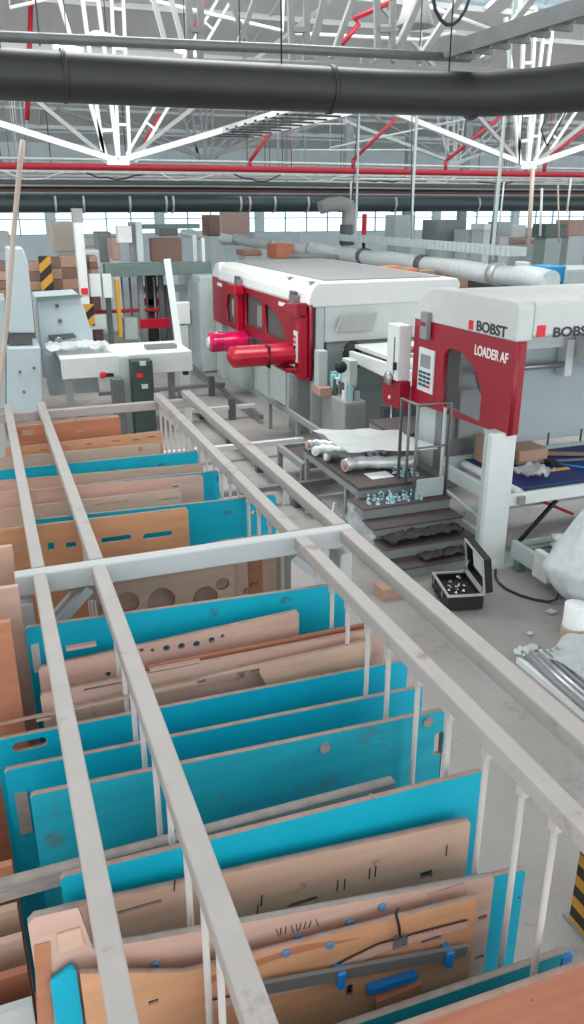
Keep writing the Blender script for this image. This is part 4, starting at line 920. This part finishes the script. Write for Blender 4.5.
_p = at(345, 403, z=.72); _l = min(at(314, 396, x=_p.x).y, 10.84); _q = at(366, 400, y=_p.y)
cab = MB().box(_p.x, _q.x, _p.y, _l, 0, .72).build('steel_cabinet', 'steel_light', F1, bevel=.01)
MB().box(_p.x+.03, _q.x-.03, _p.y-.015, _p.y-.001, .04, .68).build('cabinet_door', 'grey_mid', F1)
MB().box(5.1, 6.9, 9.9, 10.0, .02, .62).build('lower_panel', 'grey_dark', F1, bevel=.01)
MB().box(5.25, 6.9, 9.95, 10.1, .64, .9).build('middle_panel', 'grey_mid', F1, bevel=.01)
MB().box(5.25, 6.9, 10.1, 10.3, .92, 1.34).build('upper_panel', 'steel_dull', F1, bevel=.01)
MB().tube((5.21, 9.88, 0), (5.21, 9.88, .74), .012, 8).build('edge_tube', 'chrome', F1)
rnd = random.Random(3)
for k in range(24):
    x, y, z = _p.x+.03+rnd.random()*(_q.x-_p.x-.18), _p.y+.05+rnd.random()*max(.1, _l-_p.y-.2), .72
    h = .08+rnd.random()*.25
    MB().box(x, x+.05+rnd.random()*.08, y, y+.08, z, z+h).build('fitting', rnd.choice(['steel', 'pale_green', 'grey_dark', 'white_metal', 'cyan_bits', 'chrome']), F1, bevel=.005)
MB().lathe([(.02, -.05), (.075, -.04), (.085, 0), (.075, .04), (.02, .05)], at(341, 367, y=9.98), 'y', 18).build('black_wheel', 'black_rubber', F1)
MB().box(4.62, 4.74, 10.03, 10.3, .95, 1.3).build('head_block', 'pale_green', F1, bevel=.01)
MB().box(4.4, 4.54, 10.62, 10.8, .72, 1.35).build('side_column', 'pale_green', F1, bevel=.01)
o = tag(MB().box(4.38, 4.56, 10.5, 10.8, .72, .84).build('cardboard_box', 'cardboard', bevel=.005), 'small brown box standing on the steel cabinet by the red corner', 'box')
# walkway frame along the press
Wk = thing('walkway_frame', (3.9, 9.9, 0), 'low grey steel frame along the foot of the press', 'frame')
MB().box(3.98, 4.03, 8.6, 11.8, .42, .5).build('side_rail', 'grey_mid', Wk); MB().box(3.36, 3.42, 8.6, 9.5, .3, .38).build('side_rail', 'grey_mid', Wk)
for y in (8.7, 9.4, 10.4, 11.6): MB().box(3.98, 4.03, y, y+.05, 0, .42).build('leg', 'grey_mid', Wk)
for y in (8.62, 9.44): MB().box(3.36, 3.42, y, y+.05, 0, .3).build('leg', 'grey_mid', Wk); MB().box(3.42, 3.98, y, y+.05, .3, .38).build('cross_member', 'grey_mid', Wk)
MB().box(3.45, 3.95, 8.7, 9.42, .32, .34).build('grating', 'tread', Wk)
for k in range(3): MB().prism([(3.0+k*.16, 0), (3.1+k*.16, 0), (3.06+k*.16, .22), (3.04+k*.16, .22)], 'y', 8.3-k*.35, 8.34-k*.35).build('white_bracket', 'white_metal', Wk)
# floor track frames left of the press
Tr = thing('floor_track', (2.9, 11, 0), 'low steel transfer track with cross bars on the floor beyond the racks', 'conveyor')
for x, y0, y1 in ((2.75, 7.8, 14.5), (3.15, 7.8, 14.5), (3.95, 11.9, 16.5)): MB().box(x-.035, x+.035, y0, y1, .08, .16).build('track_rail', 'steel_dull', Tr, bevel=.005)
for y in (8.4, 10.2, 12.4, 14.2):
    MB().box(1.7, 4.0, y-.04, y+.04, .165, .23).build('cross_bar', 'grey_shell' if y in (10.2, 12.4) else 'steel_dull', Tr, bevel=.005)
for y in (8.2, 9.6, 11, 12.6, 14):
    for x in (2.75, 3.15): MB().box(x-.05, x+.05, y-.05, y+.05, 0, .08).build('foot', 'grey_dark', Tr)
for x, y in ((3.6, 12.38), (3.75, 14.2)): MB().box(x-.05, x+.05, y-.05, y+.05, 0, .36).build('stop_post', 'grey_dark', Tr)

# ================================================================ LEFT HALL
LM = thing('white_side_machine', (1.2, 13.2, 0), 'pale blue-grey machine cabinet with a dark slot at the left', 'machine')
yy = 13.0
def q2(pts, y): return [(lambda p: (p.x, max(.0, p.z)))(at(u, v, y=y)) for u, v in pts]
MB().prism(q2([(36, 298), (80, 295), (91, 330), (97, 372), (44, 378)], yy), 'y', yy, yy+1.0).build('body', 'blue_grey', LM, bevel=.02)
MB().prism(q2([(36, 297), (80, 294), (82, 297), (37, 301)], yy), 'y', yy-.05, yy-.001).build('top_trim', 'grey_green', LM)
MB().prism(q2([(48, 335), (73, 333), (77, 337), (50, 342)], yy), 'y', yy-.03, yy-.001).build('dark_slot', 'grey_dark', LM)
MB().prism(q2([(46, 377), (97, 373), (100, 392), (50, 396)], yy), 'y', yy-.001, yy+.8).build('plinth', 'pale_green', LM)
MB().bar(at(48, 355, y=yy-.2), at(60, 338, y=yy-.2), .06).build('lever', 'white_metal', LM); MB().bar(at(58, 338, y=yy-.2), at(66, 366, y=yy-.2), .08).build('lever', 'grey_mid', LM)
for u, v in ((57, 306), (60, 321)): MB().lathe([(.03, -.01), (.03, .01)], at(u, v, y=yy-.01), 'y', 10).build('knob', 'grey_dark', LM)
LT = thing('tapered_machine_tower', (.6, 12.5, 0), 'tall tapered pale blue-grey machine tower at the left edge', 'machine')
yy = 12.3
MB().prism(q2([(7, 248), (23, 248), (28, 262), (35, 333), (9, 333)], yy), 'y', yy, yy+.7).build('tower', 'blue_grey', LT, bevel=.02)
MB().prism(q2([(9, 334), (33, 334), (33, 346), (9, 346)], yy), 'y', yy+.1, yy+.7).build('dark_gap', 'grey_dark', LT)
MB().prism(q2([(7, 347), (40, 346), (43, 410), (7, 412)], yy), 'y', yy-.1, yy+.8).build('base', 'blue_grey', LT, bevel=.02)
MB().prism(q2([(-20, 300), (6, 300), (7, 412), (-20, 412)], yy), 'y', yy+.2, yy+1).build('side_body', 'blue_grey', LT, bevel=.02)
for u, v in ((20, 372), (34, 368), (24, 392)): MB().lathe([(.02, -.01), (.02, .01)], at(u, v, y=yy-.11), 'y', 8).build('bolt', 'grey_dark', LT)
# brown stacks on the machine
for k, (u0, u1, v0, v1, lb) in enumerate(((29, 41, 262, 291, 'narrow brown carton stack left of the striped one'), (51, 61, 258, 290, 'brown carton stack next to the striped guard'), (63, 76, 256, 290, 'brown carton stack closest to the white column'), (-8, 6, 262, 290, 'brown carton stack cut by the left edge'), (91, 97, 256, 276, 'brown carton stack just right of the white column'))):
    a, b = at(u0, v1, y=17.5), at(u1, v0, y=17.5); S_ = thing('carton_stack', ((a.x+b.x)/2, 17.8, 0), lb, 'cartons', 'brown carton stacks behind the left machine')
    n = 3
    for j in range(n): MB().box(a.x, b.x, 17.5, 18.1, a.z+(b.z-a.z)*j/n+.006, a.z+(b.z-a.z)*(j+1)/n).build('carton', 'cardboard_dark' if (j+k) % 2 else 'cardboard', S_, bevel=.01)
    MB().box(a.x-.01, b.x+.01, 17.45, 18.15, a.z-.14, a.z).build('pallet', 'wood_stick', S_)
    MB().box(a.x, b.x, 17.5, 18.1, 0, a.z-.14).build('base_carton', 'cardboard_dark', S_)
a, b = at(42, 293, y=17.2), at(50, 256, y=17.2)
o = tag(MB().box(a.x, b.x, 17.1, 17.3, 0, b.z).build('striped_guard', 'hazard_far'), 'slanted black and yellow striped guard between the carton stacks', 'guard')
c0, c1 = at(78, 270, y=16.6).x, at(87, 270, y=16.6).x
CW = thing('white_column', (c0, 16.7, 0), 'tall white column with a striped foot at the left of the hall', 'column'); CW['kind'] = 'structure'
MB().box(c0, c1, 16.6, 16.8, 0, 3.2).build('column_shaft', 'truss_white', CW, bevel=.02)
MB().box(c0-.01, c1+.01, 16.59, 16.81, at(80, 222, y=16.6).z, 3.24).build('column_head', 'truss_grey', CW)
MB().box(c0+.03, c1+.06, 16.56, 16.588, at(88, 326, y=16.6).z, at(88, 304, y=16.6).z).build('striped_band', 'hazard_far', CW); MB().box(c0+.02, c1-.02, 16.56, 16.588, at(88, 294, y=16.6).z, at(88, 288, y=16.6).z).build('red_notice', 'mark_red', CW)
for k, (x, lb) in enumerate(((13.5, 'grey column behind the elbow duct'), (16.1, 'dark slim column right of the elbow duct'), (18.6, 'slim dark column between the pipes at centre right'), (27, 'column far right in the hall'))):
    c = MB().box(x-.15, x+.15, 29.8, 30.1, 0, 6.3).build('column_%d' % (k+2), 'grey_mid' if k else 'truss_grey', bevel=.02); struct(c)
# platform table with leaning strip
PT = thing('stacking_table', (2.0, 12.4, 0), 'grey topped table with a thick front beam left of the press', 'table')
ty = 11.9
p0, p1 = at(60, 354, y=ty), at(192, 351, y=ty); zt = p1.z
MB().box(p0.x, p1.x, ty, ty+.08, zt-.3, zt).build('front_beam', 'grey_shell', PT, bevel=.01)
MB().box(p0.x, p1.x, ty+.08, ty+1.1, zt-.06, zt).build('table_top', 'white_metal', PT, bevel=.01)
MB().box(p1.x-.08, p1.x, ty+.08, ty+1.1, zt-.3, zt-.06).build('side_beam', 'grey_mid', PT)
for x, y in ((p0.x+.1, ty+.2), (p1.x-.15, ty+.9)): MB().box(x-.05, x+.05, y-.05, y+.05, 0, zt-.06).build('leg', 'grey_mid', PT)
MB().box(p1.x-.14, p1.x-.06, ty+.02, ty+.1, zt-.36, zt-.3).build('pad', 'dark', PT)
MB().box(at(118, 352, y=ty).x, at(128, 352, y=ty).x, ty-.06, ty-.002, 0, zt-.02).build('support_post', 'pale_green', PT)
o = tag(MB().box(at(146, 350, y=ty+.4).x, at(176, 350, y=ty+.4).x, ty+.3, ty+.55, zt+.001, zt+.05).build('glass_plate', 'steel_dull'), 'dark framed plate lying on the stacking table', 'plate')
o = tag(MB().bar(at(179, 346, y=12.45), at(167, 259, y=12.45), .1, .03, up=(0, 1, 0)).build('white_flap', 'paper'), 'bright white upright flap standing on the stacking table', 'flap')
o = tag(MB().sheet(((at(78, 350, y=ty+.5)).x, ty+.55, zt+.05), (.9, 0, 0), (0, .6, 0), 20, 14, .08, 2, 3).build('foil_sheet', 'film_white'), 'crumpled shiny film at the left end of the stacking table', 'film')
CB = thing('control_column', (at(135, 380, y=11.6).x, 11.6, 0), 'dark green control column under the stacking table with a red knob', 'control column')
a, b = at(129, 352, y=11.7), at(150, 352, y=11.7)
MB().box(a.x, b.x, 11.55, 11.8, 0, zt-.04).build('body', 'dark_green', CB, bevel=.01); MB().box(at(110, 370, y=11.7).x, a.x-.12, 11.6, 11.8, 0, .95).build('side_box', 'grey_dark', CB, bevel=.01)
MB().lathe([(.0, -.02), (.045, -.02), (.05, 0), (.035, .03), (0, .03)], at(103, 375, y=11.5), 'y', 14).build('knob', 'red_bright', CB)
MB().bar(at(103, 375, y=11.52), at(113, 375, y=11.58), .05).build('knob_arm', 'dark', CB)
for u, v in ((137, 374), (142, 385), (140, 362)): MB().box(at(u, v, y=11.5).x, at(u+6, v, y=11.5).x, 11.51, 11.549, at(u, v+4, y=11.5).z, at(u, v, y=11.5).z).build('socket', 'pale_green' if v != 374 else 'mark_red', CB)
# delivery frame machine between table and press
DF = thing('delivery_frame', (5, 18, 0), 'greenish frame machine with red bars and a yellow post behind the table', 'machine')
yy = 17.0
def bx(u0, v0, u1, v1, y, d, mm, nm, bev=.01):
    a, b = at(u0, v1, y=y), at(u1, v0, y=y); a.x = at(u0, (v0+v1)/2, y=y).x; b.x = at(u1, (v0+v1)/2, y=y).x; return MB().box(a.x, b.x, y, y+d, max(0, a.z), b.z).build(nm, mm, DF, bevel=bev)
bx(105, 262, 212, 277, yy, .3, 'grey_green', 'cross_beam'); bx(140, 284, 212, 293, yy+.6, .2, 'pale_green', 'lower_beam')
for u, mm in ((107, 'grey_green'), (140, 'grey_mid'), (160, 'grey_dark'), (205, 'grey_mid')): bx(u, 270, u+5, 352, yy+.31, .1, mm, 'post')
bx(117, 279, 121, 338, yy-.15, .1, 'yellow', 'yellow_post'); bx(140, 318, 170, 329, yy-.1, .1, 'red_bright', 'red_bar'); bx(95, 308, 160, 314, yy+.42, .1, 'red_pipe', 'red_bar'); bx(143, 298, 165, 306, yy+.5, .1, 'red_pipe', 'red_bar')
bx(137, 222, 143, 262, yy+.1, .15, 'pale_green', 'upright'); bx(130, 222, 136, 262, yy+.3, .15, 'grey_mid', 'upright'); bx(193, 235, 197, 262, yy+.1, .1, 'pale_green', 'upright'); bx(202, 238, 205, 262, yy+.1, .1, 'white_metal', 'upright')
bx(152, 238, 182, 262, yy+.7, .3, 'cardboard_dark', 'motor_cover'); bx(118, 226, 132, 243, yy+.2, .3, 'white_metal', 'white_cover'); bx(140, 224, 200, 229, yy+.8, .3, 'grey_green', 'top_beam')
bx(90, 274, 101, 297, yy-.2, .2, 'white_metal', 'white_cover'); bx(103, 274, 112, 298, yy-.2, .2, 'white_metal', 'white_cover'); bx(90, 315, 106, 330, yy, .3, 'panel_white', 'lower_box'); bx(125, 318, 138, 340, yy+.2, .3, 'pale_green', 'lower_box'); bx(148, 270, 158, 345, yy+.5, .15, 'dark', 'dark_post'); bx(166, 285, 172, 345, yy+.5, .15, 'grey_dark', 'dark_post')
for k in range(6): bx(122+k*8, 277, 124+k*8, 318, yy+.45, .05, 'grey_dark' if k % 2 else 'grey_mid', 'rod')
bx(95, 330, 175, 345, yy+.8, .4, 'grey_shell', 'base')
DU = thing('display_stand', (3.7, 15.5, 0), 'pale display unit on a slim post right of the white flap', 'display')
a, b = at(176, 325, y=14.5), at(190, 302, y=14.5); MB().box(a.x, b.x, 14.5, 14.65, a.z, b.z).build('screen_housing', 'panel_white', DU, bevel=.02)
a2, b2 = at(180, 352, y=14.5), at(188, 325, y=14.5); MB().box(a2.x, b2.x, 14.52, 14.62, 0, b2.z-.001).build('post', 'pale_green', DU)
CA = thing('electric_cabinet', (4.6, 17, 0), 'tall pale green cabinet with a slim door beside the press end', 'cabinet')
MB().box(4.15, 5.0, 16.35, 18.2, .02, 1.95).build('body', 'pale_green', CA, bevel=.015); MB().box(4.13, 4.149, 16.4, 17.2, .1, 1.85).build('door', 'blue_grey', CA, bevel=.004); MB().box(4.13, 4.149, 17.25, 18.1, .1, 1.85).build('door', 'pale_green', CA, bevel=.004); MB().box(4.1, 4.13, 17.1, 17.14, .9, 1.2).build('handle', 'grey_dark', CA); MB().box(4.2, 4.95, 16.4, 18.15, 0, .02).build('plinth', 'dark', CA)

# ================================================================ FAR HALL
rnd = random.Random(11)
def far(name, u0, v0, u1, v1, y, d, mm, label, cat, group=None, base=None, legs=False):
    a, b = at(u0, v1, y=y), at(u1, v0, y=y); a.x = at(u0, (v0+v1)/2, y=y).x; b.x = at(u1, (v0+v1)/2, y=y).x; zb_ = 0 if base is None else base
    T_ = thing(name, ((a.x+b.x)/2, y+d/2, 0), label, cat, group)
    MB().box(a.x, b.x, y, y+d, max(a.z, 0), b.z).build('body', mm, T_, bevel=.02)
    MB().box(a.x+.03, b.x-.03, y-.02, y-.001, max(a.z, 0)+.04, b.z-.04).build('front_panel', mm, T_)
    if a.z > .05:
        w_ = (b.x-a.x)*.12; MB().box(a.x+w_, b.x-w_, y+.05, y+d-.05, 0, a.z).build('plinth', 'pale_green' if int(u0) % 2 else 'wall_far', T_)
    return T_
far('pink_partition', 222, 212, 250, 245, 38, .4, 'pink_col', 'pinkish partition block left of the far windows', 'partition')
far('far_cabinet', 53, 222, 76, 252, 30, 1.5, 'beige', 'beige cabinet in the hazy distance left of the white column', 'cabinet')
far('machine_bench', 85, 237, 118, 246, 25, 1.5, 'white_metal', 'low white machine bench glowing behind the left column', 'bench')
far('machine_bench', -6, 232, 10, 250, 25, 1.5, 'white_metal', 'white machine block cut off by the left edge of the hall', 'bench')
far('shelf_unit', 255, 232, 300, 243, 32, 1, 'blue_grey', 'low blue-grey shelf beneath the far windows', 'shelf')
far('orange_crate', 276, 244, 294, 259, 22, .8, 'orange_panel', 'orange crate above the roof of the press', 'crate')
far('orange_crate', 244, 250, 262, 256, 23, .8, 'cardboard', 'small brown crate at the left above the press roof', 'crate')
far('machine_block', 300, 255, 340, 262, 19, .8, 'grey_mid', 'low grey block behind the far edge of the press roof', 'machine')
far('brown_cabinet', 436, 220, 466, 246, 26, 1, 'grey_mid', 'dark slanted cabinet beneath the green duct right of centre', 'cabinet')
far('brown_cabinet', 395, 215, 415, 240, 27, .8, 'pale_green', 'pale cabinet right of the two slim columns', 'cabinet')
far('partition_screen', 386, 266, 402, 272, 13.5, .3, 'orange_panel', 'small orange panel just right of the elbow duct foot', 'panel', 'orange panels behind the machines', )
for k, (u0, u1) in enumerate(((402, 418), (421, 436), (439, 452), (455, 468), (471, 480))):
    far('partition_screen', u0, 268+k*2, u1, 283+k*2, 13.7+k*.3, .25, 'orange_panel' if k % 2 == 0 else 'cardboard', ['wide orange panel above the gap between the two machines', 'second orange panel, right of the gap', 'third brown panel over the lettered hood', 'fourth orange panel over the hood', 'last narrow panel beside the dark pump'][k], 'panel', 'orange panels behind the machines')
far('pump_unit', 482, 276, 522, 290, 13.4, .5, 'grey_dark', 'dark pump block between the orange panels and the blue box', 'pump')
far('slim_white_unit', 523, 262, 529, 292, 13.3, .3, 'white_metal', 'slim white upright unit beside the dark pump block', 'machine')
far('blue_box', 546, 266, 566, 284, 11.5, .5, 'blue_box', 'bright blue box near the right edge', 'box')
far('pale_box', 567, 267, 640, 291, 11.4, .8, 'pale_green', 'pale green housing at the right edge behind the loader', 'machine')
for k, (u0, v0, u1, v1, mm, lb) in enumerate(((484, 224, 493, 230, 'paper', 'bright white monitor in the far right hall'), (466, 230, 484, 246, 'grey_shell', 'pale machine behind the dark slanted cabinet'), (500, 222, 512, 236, 'blue_grey', 'blue-grey machine between the hanging rods'), (545, 224, 566, 238, 'grey_green', 'greenish machine beyond the hanging rods'),
      (568, 220, 590, 236, 'pink_col', 'pinkish crates at the far right edge'), (470, 238, 590, 245, 'pink_col', 'long row of reddish pallets in the far right hall'), (512, 225, 526, 238, 'white_metal', 'white machine by the tall pale pole'), (528, 228, 545, 240, 'blue_grey', 'teal-grey block just past the tall pale pole'))):
    far('distant_machine', u0, v0, u1, v1, 24+k*.9, .8, mm, lb, 'machine', 'distant machines on the right')
far('red_sign_post', 363, 214, 367, 235, 24, .1, 'mark_red', 'red vertical sign beside the elbow duct', 'sign')
SB = thing('striped_barrier', (8.7, 10.7, 0), 'long pale conveyor side left of the blue box', 'conveyor')
a, b = at(560, 297, y=11.0), at(533, 297, y=11.0); c = at(547, 300, y=10.8)
MB().lathe([(.02, -.15), (.26, -.14), (.27, -.1), (.27, .1), (.26, .14), (.02, .15)], (c.x, 10.8, c.z-.08), 'y', 28).build('white_drum', 'white_metal', SB); MB().box(c.x-.3, c.x+.3, 10.7, 10.9, 0, c.z-.3).build('stand', 'grey_mid', SB)
SB['label'] = 'white round drum cover peeping over the lettered beam'; SB['category'] = 'drum'; SB.name = 'drum_cover'
# things scattered far left
for k, (u0, v0, u1, v1, y, mm, lb) in enumerate(((98, 232, 112, 262, 23, 'grey_mid', 'grey machine frame just right of the white column'), (112, 238, 120, 260, 22, 'pink_col', 'pinkish box between the frame posts'), (86, 250, 100, 268, 20, 'white_metal', 'white machine with bent arms by the column'), (208, 215, 220, 236, 27, 'cardboard_dark', 'brown stack at the left of the pinkish partition'), (160, 226, 178, 236, 25, 'grey_mid', 'hazy grey machine above the delivery frame'), (10, 256, 26, 262, 22, 'pink_col', 'pinkish pallet load by the tapered tower'))):
    far('distant_machine', u0, v0, u1, v1, y, .8, mm, lb, 'machine', 'distant machines on the left')

# ================================================================ LIGHT
W = bpy.data.worlds.new('sky'); S.world = W; W.use_nodes = True
bg = W.node_tree.nodes['Background']; bg.inputs[0].default_value = (.93, .98, 1, 1); bg.inputs[1].default_value = 2.25
def area(name, loc, sx, sy, e, rot=(0, 0, 0)):
    l = bpy.data.lights.new(name, 'AREA'); l.shape = 'RECTANGLE'; l.size = sx; l.size_y = sy; l.energy = e; l.color = (.97, 1, .99)
    o = bpy.data.objects.new(name, l); COL.objects.link(o); o.location = loc; o.rotation_euler = rot; return o
area('overhead_fill', (2, 11.5, 8.0), 9, 4, 1150)  # added fill lamp, brightens the floor beyond the racks; no fitting there
area('overhead_fill', (14, 13.5, 7.4), 6, 4, 450)  # weaker added fill lamp for the right side of the hall
for k, y in enumerate((19, 28, 37)):
    area('skylight_%d' % k, (18, y-.5, 7.5), 50, 2.0, 2600, (math.radians(-40), 0, 0))
S.view_settings.view_transform = 'Standard'; S.view_settings.look = 'None'; S.view_settings.gamma = 1; S.view_settings.use_curve_mapping = False
S.view_settings.exposure = -.18
